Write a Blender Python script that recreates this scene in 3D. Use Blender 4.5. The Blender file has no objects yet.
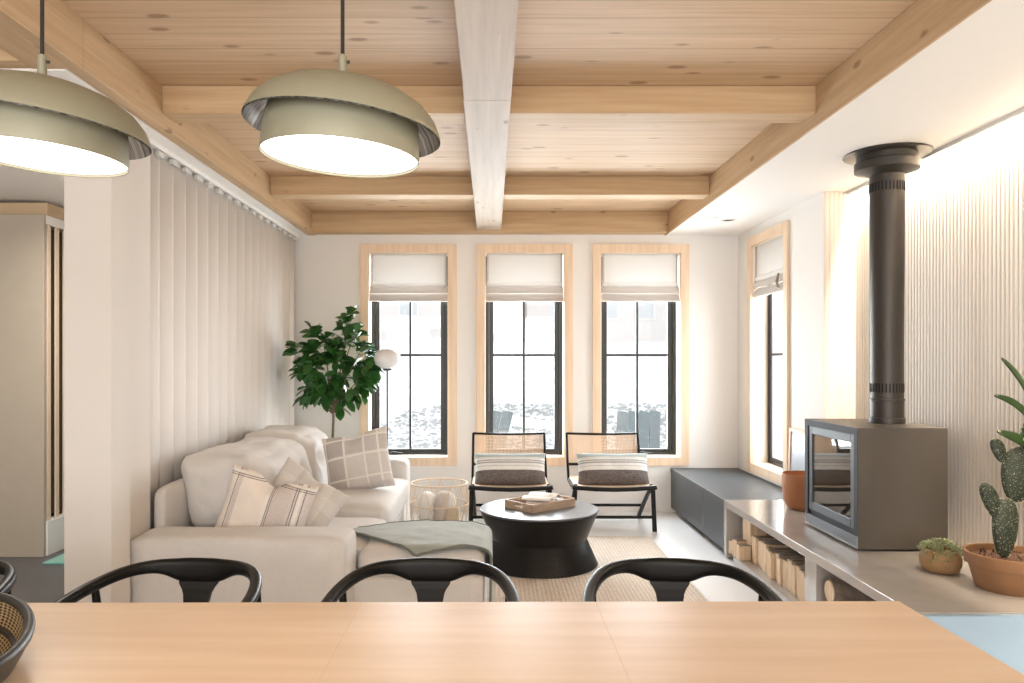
import bpy, bmesh, math, random
from mathutils import Vector, Matrix, Euler, noise
random.seed(7)
R = math.radians
scn = bpy.context.scene
COL = scn.collection
H = 1.33                      # eye height
# ------------------------------------------------------------------ materials
class NT:
    def __init__(s, name):
        s.m = bpy.data.materials.new(name); s.m.use_nodes = True
        s.t = s.m.node_tree; s.n = s.t.nodes; s.b = s.n['Principled BSDF']; s.out = s.n['Material Output']
        s._obj = None
    def new(s, typ, **kw):
        x = s.n.new(typ)
        for k, v in kw.items(): setattr(x, k, v)
        return x
    def lk(s, a, b): s.t.links.new(a, b)
    def obj(s):
        if s._obj is None: s._obj = s.new('ShaderNodeTexCoord').outputs['Object']
        return s._obj
    def math(s, op, a, b=None, c=None, clamp=False):
        x = s.new('ShaderNodeMath', operation=op, use_clamp=clamp)
        for i, v in enumerate((a, b, c)):
            if v is None: continue
            if isinstance(v, (int, float)): x.inputs[i].default_value = v
            else: s.lk(v, x.inputs[i])
        return x.outputs[0]
    def scale(s, vec, sx, sy, sz):
        x = s.new('ShaderNodeMapping'); x.inputs['Scale'].default_value = (sx, sy, sz); s.lk(vec, x.inputs['Vector']); return x.outputs[0]
    def sep(s, vec):
        x = s.new('ShaderNodeSeparateXYZ'); s.lk(vec, x.inputs[0]); return x.outputs
    def noise(s, vec, sc, detail=3, rough=.5):
        x = s.new('ShaderNodeTexNoise'); x.inputs['Scale'].default_value = sc; x.inputs['Detail'].default_value = detail
        x.inputs['Roughness'].default_value = rough; s.lk(vec, x.inputs['Vector']); return x.outputs['Fac']
    def mix(s, fac, a, b):
        x = s.new('ShaderNodeMix', data_type='RGBA')
        for i, v in ((0, fac), (6, a), (7, b)):
            if isinstance(v, (int, float)): x.inputs[i].default_value = v
            elif isinstance(v, tuple): x.inputs[i].default_value = (*v[:3], 1)
            else: s.lk(v, x.inputs[i])
        return x.outputs[2]
    def ramp(s, fac, lo, hi):
        x = s.new('ShaderNodeMapRange'); x.inputs[1].default_value = lo; x.inputs[2].default_value = hi; s.lk(fac, x.inputs[0]); return x.outputs[0]
    def bump(s, h, strength=.2, dist=.002):
        x = s.new('ShaderNodeBump'); x.inputs['Strength'].default_value = strength; x.inputs['Distance'].default_value = dist
        s.lk(h, x.inputs['Height']); s.lk(x.outputs[0], s.b.inputs['Normal'])
    def base(s, c):
        if isinstance(c, tuple): s.b.inputs['Base Color'].default_value = (*c[:3], 1)
        else: s.lk(c, s.b.inputs['Base Color'])
    def set(s, rough=.6, metal=0, spec=.5):
        s.b.inputs['Roughness'].default_value = rough; s.b.inputs['Metallic'].default_value = metal
        s.b.inputs['Specular IOR Level'].default_value = spec; return s

def plain(name, c, rough=.6, metal=0, var=.06, sc=8, bump=0, bsc=200, bd=.001, spec=.5):
    t = NT(name).set(rough, metal, spec)
    lo = tuple(max(0, v*(1-var)) for v in c); hi = tuple(min(1, v*(1+var)) for v in c)
    t.base(t.mix(t.noise(t.obj(), sc), lo, hi))
    if bump: t.bump(t.noise(t.obj(), bsc, 2), bump, bd)
    return t.m

def wood(name, c1, c2, axis=0, across=22, along=1.1, board=None, knots=0.0, rough=.55, line=(.2, .12, .06), kc=(.16, .08, .035), spec=.4, bvar=.25):
    t = NT(name).set(rough, 0, spec)
    o = t.obj(); sx = [across]*3; sx[axis] = along
    vec = o; bid = None
    if board:
        bax, bw = board
        q = t.math('DIVIDE', t.sep(o)[bax], bw)
        bid = t.math('FLOOR', q); fr = t.math('FRACT', q)
        wn = t.new('ShaderNodeTexWhiteNoise', noise_dimensions='1D'); t.lk(bid, wn.inputs['W'])
        cmb = t.new('ShaderNodeCombineXYZ'); off = t.math('MULTIPLY', wn.outputs['Value'], 37.0)
        t.lk(off, cmb.inputs[axis])
        va = t.new('ShaderNodeVectorMath', operation='ADD'); t.lk(o, va.inputs[0]); t.lk(cmb.outputs[0], va.inputs[1]); vec = va.outputs[0]
    sv = t.scale(vec, *sx)
    g = t.noise(sv, 1.0, 5, .6)
    g = t.ramp(g, .3, .7)
    if bid is not None:
        g = t.math('ADD', t.math('MULTIPLY', g, 1-bvar), t.math('MULTIPLY', wn.outputs['Value'], bvar))
    col = t.mix(g, c1, c2)
    if knots:
        kv = [8.5]*3; kv[axis] = 3.6
        v = t.new('ShaderNodeTexVoronoi'); v.inputs['Scale'].default_value = 1; t.lk(t.scale(vec, *kv), v.inputs['Vector'])
        kn = t.ramp(v.outputs['Distance'], knots, knots*.6)
        csep = t.new('ShaderNodeSeparateColor'); t.lk(v.outputs['Color'], csep.inputs[0])
        kn = t.math('MULTIPLY', kn, t.math('GREATER_THAN', csep.outputs[0], .3))
        col = t.mix(t.math('MULTIPLY', kn, .62), col, kc)
    if board:
        e = t.math('LESS_THAN', fr, .035)
        col = t.mix(t.math('MULTIPLY', e, .55), col, line)
    t.base(col); t.bump(g, .08, .002)
    return t.m

def fabric(name, c, var=.08, weave=.35, rough=.9):
    t = NT(name).set(rough, 0, .2)
    n1 = t.noise(t.obj(), 5, 3); n2 = t.noise(t.obj(), 260, 2)
    f = t.math('ADD', t.math('MULTIPLY', n1, .4), t.math('MULTIPLY', n2, .6))
    t.base(t.mix(t.ramp(f, .3, .7), tuple(v*(1-var) for v in c), tuple(min(1, v*(1+var)) for v in c)))
    t.bump(n2, weave, .0015)
    t.b.inputs['Sheen Weight'].default_value = .2
    return t.m

def stripes(name, basec, bands, speck=0, rough=.9):
    """bands: (axis, centre, half width, colour, opacity)"""
    t = NT(name).set(rough, 0, .2)
    s = t.sep(t.obj()); n2 = t.noise(t.obj(), 230, 2)
    col = t.mix(t.ramp(n2, .35, .65), tuple(v*(1-.05-speck) for v in basec), tuple(min(1, v*(1.05+speck)) for v in basec))
    for ax, c, hw, cc, op in bands:
        m = t.math('COMPARE', s[ax], c, hw)
        lo_, hi_ = (.88, 1.1) if sum(cc) > .6 else (.35, 2.6)
        c2 = t.mix(t.ramp(n2, .35, .65), tuple(v*lo_ for v in cc), tuple(min(1, v*hi_) for v in cc))
        col = t.mix(t.math('MULTIPLY', m, op), col, c2)
    t.base(col); t.bump(n2, .4, .0015)
    return t.m

M = {}
M['wall'] = plain('wall_paint', (.79, .765, .735), .75, var=.01, bump=.05)
M['wall_warm'] = plain('warm_wall_paint', (.68, .635, .59), .75, var=.012, bump=.05)
M['ceil'] = plain('ceiling_paint', (.82, .80, .775), .8, var=.01)
M['flute'] = plain('fluted_plaster', (.72, .675, .62), .75, var=.02)
M['vane'] = plain('blind_fabric', (.74, .70, .66), .8, var=.02, bump=.1, bsc=400)
M['track'] = plain('blind_track', (.60, .585, .56), .5, var=.05)
M['plank'] = wood('ceiling_planks', (.47, .315, .185), (.64, .47, .31), 0, 30, 1.3, (1, .140), .19, .6)
M['beamx'] = wood('cross_beam_wood', (.44, .29, .155), (.57, .405, .24), 0, 26, 1.2, None, .15, .6)
M['beamy'] = wood('side_beam_wood', (.44, .295, .165), (.57, .41, .25), 1, 26, 1.2, None, .15, .6)
M['beamc'] = wood('whitewashed_beam_wood', (.42, .345, .275), (.55, .465, .385), 1, 24, 1.0, None, .13, .6)
M['casing'] = wood('pale_pine', (.72, .53, .37), (.83, .66, .49), 2, 30, 1.5, None, 0, .5)
M['jamb'] = wood('jamb_pine', (.80, .68, .54), (.88, .78, .66), 2, 30, 1.5, None, 0, .5)
M['table'] = wood('maple_table', (.57, .415, .275), (.68, .535, .40), 0, 12, .9, None, 0, .38, spec=.45)
M['black_frame'] = plain('black_window_frame', (.014, .013, .012), .45, var=.1)
M['floor'] = plain('pale_concrete', (.74, .75, .76), .35, var=.05, sc=2.5, bump=.03)
M['slate'] = plain('slate_floor', (.085, .085, .09), .35, var=.2, sc=4)
M['black_wood'] = wood('black_stained_ash', (.005, .0045, .004), (.011, .010, .009), 0, 60, 5, None, 0, .36, spec=.22)
M['black_paint'] = plain('matt_black', (.02, .019, .018), .45, var=.1)
M['sofa'] = fabric('sofa_linen', (.63, .605, .58), .10)
M['throw'] = fabric('throw_wool', (.36, .395, .37), .14, .8)
M['throw_edge'] = fabric('throw_edge', (.16, .17, .145), .12, .5)
M['bench'] = plain('charcoal_bench', (.052, .060, .068), .42, var=.12, sc=3)
M['counter'] = plain('concrete_counter', (.38, .35, .325), .13, var=.14, sc=7, spec=.6)
M['counter_end'] = plain('daylight_tinted_panel', (.30, .42, .53), .35, var=.04)  # blue of the daylight on this face is put into the base colour
M['stove'] = plain('stove_steel', (.118, .102, .086), .45, .45, var=.06)
M['stove_dark'] = plain('stove_dark_steel', (.012, .013, .015), .7, 0, var=.1)
M['stove_door'] = plain('stove_door_steel', (.06, .064, .07), .5, .3, var=.05)
M['flue'] = plain('flue_steel', (.04, .034, .028), .45, .3, var=.1)
M['terracotta'] = plain('terracotta', (.225, .112, .05), .8, var=.15, sc=14, bump=.2, bsc=90)
M['ochre_pot'] = plain('ochre_clay', (.27, .155, .065), .7, var=.25, sc=18)
M['rust_pot'] = plain('rust_ceramic', (.38, .155, .065), .55, var=.08)
M['soil'] = plain('potting_soil', (.12, .06, .035), .95, var=.5, sc=60, bump=1, bsc=80, bd=.01)
M['brass'] = plain('olive_metal', (.25, .235, .165), .5, .15, var=.03)
def silver():
    t = NT('silver_painted_glints').set(.28, .9); q = t.sep(t.obj())
    a = t.math('ARCTAN2', q[1], q[0]); c = t.new('ShaderNodeCombineXYZ'); t.lk(t.math('MULTIPLY', a, 9), c.inputs[0])
    t.base(t.mix(t.ramp(t.noise(c.outputs[0], 1.6, 4), .35, .65), (.10, .095, .09), (.85, .84, .82))); return t.m  # bright and dark glints of the metal painted as radial streaks
M['silver'] = silver()
M['cord'] = plain('black_cord', (.008, .007, .006), .6)
M['jute'] = None
M['rattan'] = plain('rattan_cane', (.70, .54, .38), .6, var=.15, sc=30)
M['tray'] = wood('tray_wood', (.34, .235, .16), (.52, .39, .28), 0, 45, 4, None, 0, .6)
M['paper'] = plain('paper', (.85, .79, .74), .7, var=.03)
M['leaf'] = plain('ficus_leaf', (.032, .115, .022), .3, var=.8, sc=9, spec=.5)
M['trunk'] = plain('ficus_bark', (.17, .125, .085), .85, var=.25, sc=40, bump=.4)
M['basketpot'] = plain('woven_planter', (.50, .40, .28), .8, var=.2, sc=60, bump=.5, bsc=120)
M['grey_slat'] = plain('grey_outdoor_paint', (.22, .26, .275), .6, var=.05)
M['snow'] = plain('pale_ground', (.80, .795, .78), .9, var=.05, sc=.6)
M['stone'] = plain('grey_stone', (.50, .51, .52), .9, var=.35, sc=1.5)
M['siding'] = plain('pale_siding', (.74, .70, .68), .8, var=.03)
M['houseglass'] = plain('house_glass', (.60, .62, .64), .3)
M['tan_panel'] = plain('tan_panel', (.40, .345, .275), .6, var=.05)
M['tan_wood'] = wood('tan_box_wood', (.50, .36, .22), (.58, .43, .28), 0, 20, 1)
M['slat_wood'] = wood('stair_slat_wood', (.42, .26, .14), (.52, .34, .20), 2, 40, 2)
M['white_trim'] = plain('white_trim', (.80, .78, .75), .6, var=.02)
M['teal'] = plain('teal_glass', (.20, .48, .42), .2, var=.05)
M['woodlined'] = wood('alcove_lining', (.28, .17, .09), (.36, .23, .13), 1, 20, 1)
M['log_end'] = wood('split_wood', (.60, .42, .26), (.80, .64, .46), 2, 60, 3)
M['bark'] = plain('log_bark', (.22, .17, .13), .95, var=.5, sc=25, bump=1, bsc=60, bd=.006)
M['screen'] = None

# translucent shade cloth
def shade_mat(name, c, tr):
    t = NT(name); o = t.out
    d = t.new('ShaderNodeBsdfDiffuse'); d.inputs[0].default_value = (*c, 1)
    x = t.new('ShaderNodeBsdfTranslucent'); x.inputs[0].default_value = (*c, 1)
    m = t.new('ShaderNodeMixShader'); m.inputs[0].default_value = tr
    t.lk(d.outputs[0], m.inputs[1]); t.lk(x.outputs[0], m.inputs[2]); t.lk(m.outputs[0], o.inputs[0])
    nz = t.noise(t.obj(), 300, 2); t.lk(t.mix(nz, tuple(v*.93 for v in c), c), d.inputs[0])
    return t.m
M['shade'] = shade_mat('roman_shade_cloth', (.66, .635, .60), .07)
M['shade_fold'] = shade_mat('roman_fold_shaded', (.50, .45, .41), .06)  # same cloth made darker, fold shading is in the colour

def glass(name, tint=(1, 1, 1), f0=.04, pw=5.0, mx=1.0):
    t = NT(name)
    tr = t.new('ShaderNodeBsdfTransparent'); tr.inputs[0].default_value = (*tint, 1)
    gl = t.new('ShaderNodeBsdfGlossy'); gl.inputs['Roughness'].default_value = .01
    lw = t.new('ShaderNodeLayerWeight'); lw.inputs['Blend'].default_value = .5
    fac = t.math('ADD', f0, t.math('MULTIPLY', t.math('POWER', lw.outputs['Facing'], pw), (1-f0)*mx))
    m = t.new('ShaderNodeMixShader'); t.lk(fac, m.inputs[0]); t.lk(tr.outputs[0], m.inputs[1]); t.lk(gl.outputs[0], m.inputs[2])
    t.lk(m.outputs[0], t.out.inputs[0]); return t.m
M['glass'] = glass('window_glass', mx=.6)
M['stove_glass'] = glass('stove_glass', (.8, .79, .77), .16, 3.0, .8)

def emit(name, c, s):
    t = NT(name); e = t.new('ShaderNodeEmission'); e.inputs[0].default_value = (*c, 1); e.inputs[1].default_value = s
    t.lk(e.outputs[0], t.out.inputs[0]); return t.m
M['diffuser'] = emit('lamp_diffuser', (1, .93, .82), 2.6)
M['led'] = emit('led_strip', (1, .82, .58), 14.0)

def opal():
    t = NT('opal_glass').set(.25); t.base((.62, .62, .62)); t.b.inputs['Subsurface Weight'].default_value = .2
    t.b.inputs['Subsurface Radius'].default_value = (.05, .05, .05); return t.m
M['opal'] = plain('opal_glass', (.70, .70, .70), .35)

def jute():
    t = NT('jute_rug').set(.95, 0, .1)
    s = t.sep(t.obj())
    a = t.math('SINE', t.math('MULTIPLY', s[1], 210)); b = t.math('SINE', t.math('ADD', t.math('MULTIPLY', s[0], 260), t.math('MULTIPLY', a, 1.3)))
    n = t.noise(t.obj(), 60, 3)
    f = t.ramp(t.math('ADD', t.math('MULTIPLY', t.math('MULTIPLY', a, b), .3), n), .2, .9)
    t.base(t.mix(f, (.60, .51, .43), (.86, .78, .70))); t.bump(f, .7, .006); return t.m
M['jute'] = jute()

def cane():
    t = NT('woven_cane').set(.6)
    s = t.sep(t.obj())
    a = t.math('SINE', t.math('MULTIPLY', s[0], 520)); b = t.math('SINE', t.math('MULTIPLY', s[2], 520))
    hole = t.math('MULTIPLY', t.math('GREATER_THAN', a, .1), t.math('GREATER_THAN', b, .1))
    t.base(t.mix(t.noise(t.obj(), 80), (.66, .48, .35), (.80, .62, .47)))
    al = t.math('SUBTRACT', 1.0, t.math('MULTIPLY', hole, 1.0)); t.lk(al, t.b.inputs['Alpha'])
    return t.m
M['cane'] = cane()

def woven_bowl():
    t = NT('woven_cord').set(.7)
    s = t.sep(t.scale(t.obj(), 1, 1, 1))
    u = t.new('ShaderNodeTexCoord').outputs['UV']; us = t.sep(u)
    a = t.math('SINE', t.math('MULTIPLY', t.math('ADD', t.math('MULTIPLY', us[0], 3), us[1]), 60)); b = t.math('SINE', t.math('MULTIPLY', t.math('SUBTRACT', t.math('MULTIPLY', us[0], 3), us[1]), 60))
    f = t.math('GREATER_THAN', t.math('MULTIPLY', a, b), -.05)
    t.base(t.mix(f, (.012, .010, .008), (.34, .235, .11))); t.bump(f, .5, .004); return t.m
M['weave'] = woven_bowl()

def cactus():
    t = NT('cactus_skin').set(.6)
    v = t.new('ShaderNodeTexVoronoi'); v.inputs['Scale'].default_value = 135; t.lk(t.obj(), v.inputs['Vector'])
    d = t.ramp(v.outputs['Distance'], .34, .14)
    t.base(t.mix(t.math('MULTIPLY', d, .75), t.mix(t.noise(t.obj(), 12), (.010, .016, .007), (.022, .033, .014)), (.30, .30, .22)))
    t.bump(d, .5, .004); return t.m
M['cactus'] = cactus()
M['spine'] = plain('cactus_spines', (.74, .70, .52), .8)
M['strapleaf'] = plain('strap_leaf', (.018, .04, .008), .4, var=.5, sc=20)
M['paleleaf'] = plain('pale_leaf', (.32, .52, .20), .4, var=.3, sc=20)
M['succulent'] = plain('succulent_green', (.22, .25, .13), .6, var=.5, sc=60)

# ------------------------------------------------------------------ mesh builder
class MB:
    def __init__(s): s.v = []; s.f = []; s.uv = {}
    def add(s, vs, fs):
        n = len(s.v); s.v += [Vector(p) for p in vs]; s.f += [tuple(i+n for i in f) for f in fs]; return s
    def box(s, x0, x1, y0, y1, z0, z1):
        return s.add([(x, y, z) for x in (x0, x1) for y in (y0, y1) for z in (z0, z1)],
                     [(0, 1, 3, 2), (4, 6, 7, 5), (0, 4, 5, 1), (2, 3, 7, 6), (0, 2, 6, 4), (1, 5, 7, 3)])
    def bar(s, a, b, w, h, up=(0, 0, 1)):
        a = Vector(a); b = Vector(b); t = (b-a).normalized(); u = Vector(up)
        x = t.cross(u)
        if x.length < 1e-4: x = t.cross(Vector((0, 1, 0)))
        x.normalize(); u = x.cross(t)
        vs = [p + x*sx*w/2 + u*sz*h/2 for p in (a, b) for sx, sz in ((-1, -1), (1, -1), (1, 1), (-1, 1))]
        return s.add(vs, [(3, 2, 1, 0), (4, 5, 6, 7), (0, 1, 5, 4), (1, 2, 6, 5), (2, 3, 7, 6), (3, 0, 4, 7)])
    def prism(s, poly, z0, z1):
        n = len(poly)
        return s.add([(x, y, z0) for x, y in poly]+[(x, y, z1) for x, y in poly],
                     [tuple(range(n))[::-1], tuple(range(n, 2*n))]+[(i, (i+1) % n, n+(i+1) % n, n+i) for i in range(n)])
    def lathe(s, prof, seg=48, c=(0, 0, 0), cap=True):
        vs = []; fs = []; cx, cy, cz = c
        for r, z in prof:
            vs += [(cx+r*math.cos(2*math.pi*k/seg), cy+r*math.sin(2*math.pi*k/seg), cz+z) for k in range(seg)]
        for i in range(len(prof)-1):
            for k in range(seg):
                k2 = (k+1) % seg; fs.append((i*seg+k, i*seg+k2, (i+1)*seg+k2, (i+1)*seg+k))
        if cap:
            if prof[0][0] > 1e-5: fs.append(tuple(range(seg))[::-1])
            if prof[-1][0] > 1e-5: fs.append(tuple(range((len(prof)-1)*seg, len(prof)*seg)))
        return s.add(vs, fs)
    def sweep(s, pts, hs, ts=None, seg=12, up=(0, 0, 1), closed=False, pw=1.0):
        """elliptical section: hs half size along up, ts half size across"""
        n = len(pts); pts = [Vector(p) for p in pts]
        if isinstance(hs, (int, float)): hs = [hs]*n
        if ts is None: ts = hs
        if isinstance(ts, (int, float)): ts = [ts]*n
        vs = []; up = Vector(up); px = None
        for i, p in enumerate(pts):
            if closed: t = pts[(i+1) % n]-pts[i-1]
            else: t = pts[min(i+1, n-1)]-pts[max(i-1, 0)]
            t.normalize(); x = t.cross(up)
            if x.length < .05: x = px.copy() if px else t.cross(Vector((1, .3, 0)))
            x.normalize()
            if px and x.dot(px) < 0: x = -x
            px = x; u = x.cross(t).normalized()
            for k in range(seg):
                a = 2*math.pi*k/seg; c, q = math.cos(a), math.sin(a)
                c = math.copysign(abs(c)**pw, c); q = math.copysign(abs(q)**pw, q)
                vs.append(p+x*c*ts[i]+u*q*hs[i])
        fs = []
        for i in range(n if closed else n-1):
            j = (i+1) % n
            for k in range(seg):
                k2 = (k+1) % seg; fs.append((i*seg+k, i*seg+k2, j*seg+k2, j*seg+k))
        if not closed: fs += [tuple(range(seg))[::-1], tuple(range((n-1)*seg, n*seg))]
        return s.add(vs, fs)
    def tube(s, pts, r, seg=10, closed=False): return s.sweep(pts, r, None, seg, closed=closed)
    def rbox(s, x0, x1, y0, y1, z0, z1, r=.04, n=10, fn=None):
        lo = Vector((x0, y0, z0)); hi = Vector((x1, y1, z1)); idx = {}; vs = []; fs = []
        def P(i, j, k):
            key = (i, j, k)
            if key in idx: return idx[key]
            u = []
            for a, q in enumerate(key):       # denser near edges
                t = q/n; L = hi[a]-lo[a]
                u.append(t)
            p = Vector((lo[a]+(hi[a]-lo[a])*u[a] for a in range(3)))
            inn = Vector((min(max(p[a], lo[a]+r), hi[a]-r) for a in range(3)))
            d = p-inn
            if d.length > 1e-6: p = inn+d.normalized()*r
            if fn: p = fn(p, [2*x-1 for x in u])
            idx[key] = len(vs); vs.append(p); return idx[key]
        for i in range(n):
            for j in range(n):
                fs += [(P(i, j, 0), P(i, j+1, 0), P(i+1, j+1, 0), P(i+1, j, 0)), (P(i, j, n), P(i+1, j, n), P(i+1, j+1, n), P(i, j+1, n)),
                       (P(i, 0, j), P(i+1, 0, j), P(i+1, 0, j+1), P(i, 0, j+1)), (P(i, n, j), P(i, n, j+1), P(i+1, n, j+1), P(i+1, n, j)),
                       (P(0, i, j), P(0, i, j+1), P(0, i+1, j+1), P(0, i+1, j)), (P(n, i, j), P(n, i+1, j), P(n, i+1, j+1), P(n, i, j+1))]
        return s.add(vs, fs)
    def grid(s, fn, nu, nv, uv=False):
        vs = [fn(i/nu, j/nv) for i in range(nu+1) for j in range(nv+1)]
        fs = [(i*(nv+1)+j, (i+1)*(nv+1)+j, (i+1)*(nv+1)+j+1, i*(nv+1)+j+1) for i in range(nu) for j in range(nv)]
        if uv:
            b = len(s.v)
            for i in range(nu+1):
                for j in range(nv+1): s.uv[b+i*(nv+1)+j] = (i/nu, j/nv)
        return s.add(vs, fs)
    def build(s, name, m, parent=None, world=False, smooth=None, bevel=0, rot=None, subsurf=0, solid=0, center=True, seg=2):
        me = bpy.data.meshes.new(name)
        off = Vector((0, 0, 0)); top = parent is None
        if top and center and s.v:
            xs = [p.x for p in s.v]; ys = [p.y for p in s.v]; zs = [p.z for p in s.v]
            off = Vector(((min(xs)+max(xs))/2, (min(ys)+max(ys))/2, min(zs)))
        if parent is not None and world:
            q = parent; off = Vector((0, 0, 0))
            while q: off += q.location; q = q.parent
        me.from_pydata([tuple(p-off) for p in s.v], [], s.f)
        if s.uv:
            l = me.uv_layers.new(name='UVMap')
            for lp in me.loops: l.data[lp.index].uv = s.uv.get(lp.vertex_index, (0, 0))
        me.validate(); me.update()
        bm = bmesh.new(); bm.from_mesh(me); bmesh.ops.recalc_face_normals(bm, faces=bm.faces); bm.to_mesh(me); bm.free()
        if m is not None: me.materials.append(m)
        if smooth is not None:
            for p in me.polygons: p.use_smooth = True
            me.set_sharp_from_angle(angle=R(smooth))
        o = bpy.data.objects.new(name, me); COL.objects.link(o)
        if top: o.location = off
        else: o.parent = parent
        if rot: o.rotation_euler = rot
        if solid:
            md = o.modifiers.new('solid', 'SOLIDIFY'); md.thickness = solid; md.offset = 0
        if bevel:
            md = o.modifiers.new('bevel', 'BEVEL'); md.width = bevel; md.segments = seg; md.limit_method = 'ANGLE'; md.angle_limit = R(40)
        if subsurf:
            md = o.modifiers.new('sub', 'SUBSURF'); md.levels = subsurf; md.render_levels = subsurf
        return o

def tag(o, label=None, cat=None, group=None, kind=None):
    if label: o['label'] = label
    if cat: o['category'] = cat
    if group: o['group'] = group
    if kind: o['kind'] = kind
    return o
def thing(name, loc, label, cat, rz=0, group=None):
    o = bpy.data.objects.new(name, None); COL.objects.link(o); o.location = loc; o.rotation_euler = (0, 0, rz)
    o.empty_display_size = .05
    return tag(o, label, cat, group)
def sempty(name, loc, label=None):
    o = bpy.data.objects.new(name, None); COL.objects.link(o); o.location = loc; o['kind'] = 'structure'
    if label: o['label'] = label; o['category'] = name.split('_')[0]
    return o
def struct(name, mb, m, label, cat, **kw):
    return tag(mb.build(name, m, **kw), label, cat, None, 'structure')
def kids(o): return [c for c in bpy.data.objects if c.parent == o]
def dup(root, loc, rz=None, label=None):
    allo = list(bpy.data.objects)
    def rec(o, par):
        c = o.copy(); COL.objects.link(c); c.parent = par
        for ch in [q for q in allo if q.parent == o]: rec(ch, c)
        return c
    r = rec(root, None); r.location = loc
    if rz is not None: r.rotation_euler = (0, 0, rz)
    if label: r['label'] = label
    return r
def smoothstep(a, b, x):
    t = max(0, min(1, (x-a)/(b-a))); return t*t*(3-2*t)
def nz(p, s=1.0, o=0): return noise.noise(Vector((p[0]*s+o, p[1]*s+o*.7, p[2]*s-o)))

# ------------------------------------------------------------------ ROOM SHELL
YB = 6.68; XR = 2.186; XF = 2.40; ZS = 2.445; ZP = 2.635; YRET = 4.96; YN = -2.6; XH = -4.2
WT = .25
WIN = [(-1.080, -.381), (-.053, .649), (.973, 1.674)]; WZ = (.485, 2.29)
struct('floor', MB().box(-1.80, XF+.1, YN, YB+WT, -.1, 0), M['floor'], 'pale concrete floor of the living room', 'floor')
struct('floor_hall', MB().box(XH, -1.80, YN, YB+WT, -.1, 0), M['slate'], 'dark slate floor of the hallway at the side', 'floor')
b = MB(); xs = [-1.83, WIN[0][0], WIN[0][1], WIN[1][0], WIN[1][1], WIN[2][0], WIN[2][1], XR+.145]
for i in range(0, 8, 2): b.box(xs[i], xs[i+1], YB, YB+WT-.05, 0, 2.7)
for a, c in WIN: b.box(a, c, YB, YB+WT-.05, 0, WZ[0]); b.box(a, c, YB, YB+WT-.05, WZ[1], 2.7)
struct('wall_back', b, M['wall'], 'white end wall with three tall windows', 'wall')
RY = (5.60, 6.30)
b = MB(); WR = .145; b.box(XR, XR+WR, YRET, RY[0], 0, 2.7).box(XR, XR+WR, RY[1], YB, 0, 2.7).box(XR, XR+WR, RY[0], RY[1], 0, WZ[0]).box(XR, XR+WR, RY[0], RY[1], WZ[1], 2.7).box(XR+WR, XF+.1, YRET, YRET+.05, 0, 2.7)
struct('wall_right', b, M['wall'], 'white side wall with a narrow window above the charcoal bench', 'wall')
# fluted wall: real rounded ribs
b = MB(); pitch = .0300; n = int((YRET-0.2-.0)/pitch); prof = []
y0 = YRET-n*pitch
for k in range(n):
    for q in range(6):
        t = q/6; prof.append((XF+.006-.013*math.sin(math.pi*t)**.38 if t else XF+.006, y0+(k+t)*pitch))
prof.append((XF+.006, YRET))
m_ = len(prof); vs = [(x, y, 0) for x, y in prof]+[(x, y, 2.7) for x, y in prof]
b.add(vs, [(i, i+1, m_+i+1, m_+i) for i in range(m_-1)])
b.box(XF+.007, XF+.1, YN, YRET, 0, 2.7)
struct('wall_fluted', b, M['flute'], 'warm fluted plaster wall behind the wood stove', 'wall')
b = MB(); prof = []; n2 = int((XF-XR)/pitch)
for k in range(n2+1):
    for q in range(6):
        t = q/6; x = XR+.002+(k+t)*pitch
        if x < XF: prof.append((x, YRET-.001-.004*math.sin(math.pi*t)**.6 if t else YRET-.001))
m_ = len(prof)
b.add([(x, y, .39) for x, y in prof]+[(x, y, 2.7) for x, y in prof], [(i, i+1, m_+i+1, m_+i) for i in range(m_-1)])
struct('wall_return', b, M['flute'], 'narrow fluted return between the window wall and the fluted wall', 'wall')
struct('wall_left', MB().box(-1.83, -1.80, 3.39, YB, 0, 2.7).box(-1.82, -1.62, 3.22, 3.389, 0, 2.439).box(-1.80, -1.674, 3.3895, 3.71, 0, 2.439), M['wall_warm'], 'warm white side wall behind the vertical blinds', 'wall')
# hallway
struct('wall_hall', MB().box(XH-.1, XH, YN, YB+WT, 0, 2.7).box(XH, -1.83, YB, YB+WT, 0, 2.7), M['wall_warm'], 'plain hallway walls beyond the stair', 'wall')
struct('ceiling_hall', MB().box(XH, -1.835, 2.88, YB, ZS, 2.5), M['ceil'], 'white hallway ceiling', 'ceiling')
struct('ceiling_pocket', MB().box(-1.83, -1.625, 2.88, YB, ZS-.005, 2.5), M['ceil'], 'white ceiling strip above the vertical blinds', 'ceiling')
# unseen wall behind the viewpoint, openings added to let fill light in
b = MB(); b.box(XH, XF+.1, YN-.2, YN, 0, .5).box(XH, XF+.1, YN-.2, YN, 2.3, 2.7).box(XH, -3.6, YN-.2, YN, .5, 2.3).box(1.9, XF+.1, YN-.2, YN, .5, 2.3).box(-.95, -.75, YN-.2, YN, .5, 2.3)
struct('wall_front', b, M['wall'], 'unseen rear wall with two wide openings added for fill light', 'wall')
# ceilings
struct('ceiling', MB().box(XH, 1.60, YN, YB+WT, ZP, ZP+.08), M['plank'], 'pine plank ceiling between the beams', 'ceiling')
struct('ceiling_soffit', MB().box(1.5475, 2.345, YN, YB, ZS, ZS+.2).box(2.345, XF+.1, YRET-.001, YB, ZS, ZS+.2).box(2.345, XF+.1, YN, .2, ZS, ZS+.2), M['ceil'], 'white dropped ceiling over the stove side', 'ceiling')
struct('ceiling_slot', MB().box(2.30, XF+.1, .2, YRET, ZS+.19, ZS+.24), M['ceil'], 'recessed light slot above the fluted wall', 'ceiling')
struct('trim_slot_edge', MB().box(2.335, 2.352, .2, YRET, ZS-.02, ZS+.01), M['track'], 'thin grey metal edge of the ceiling light slot', 'trim')
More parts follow.
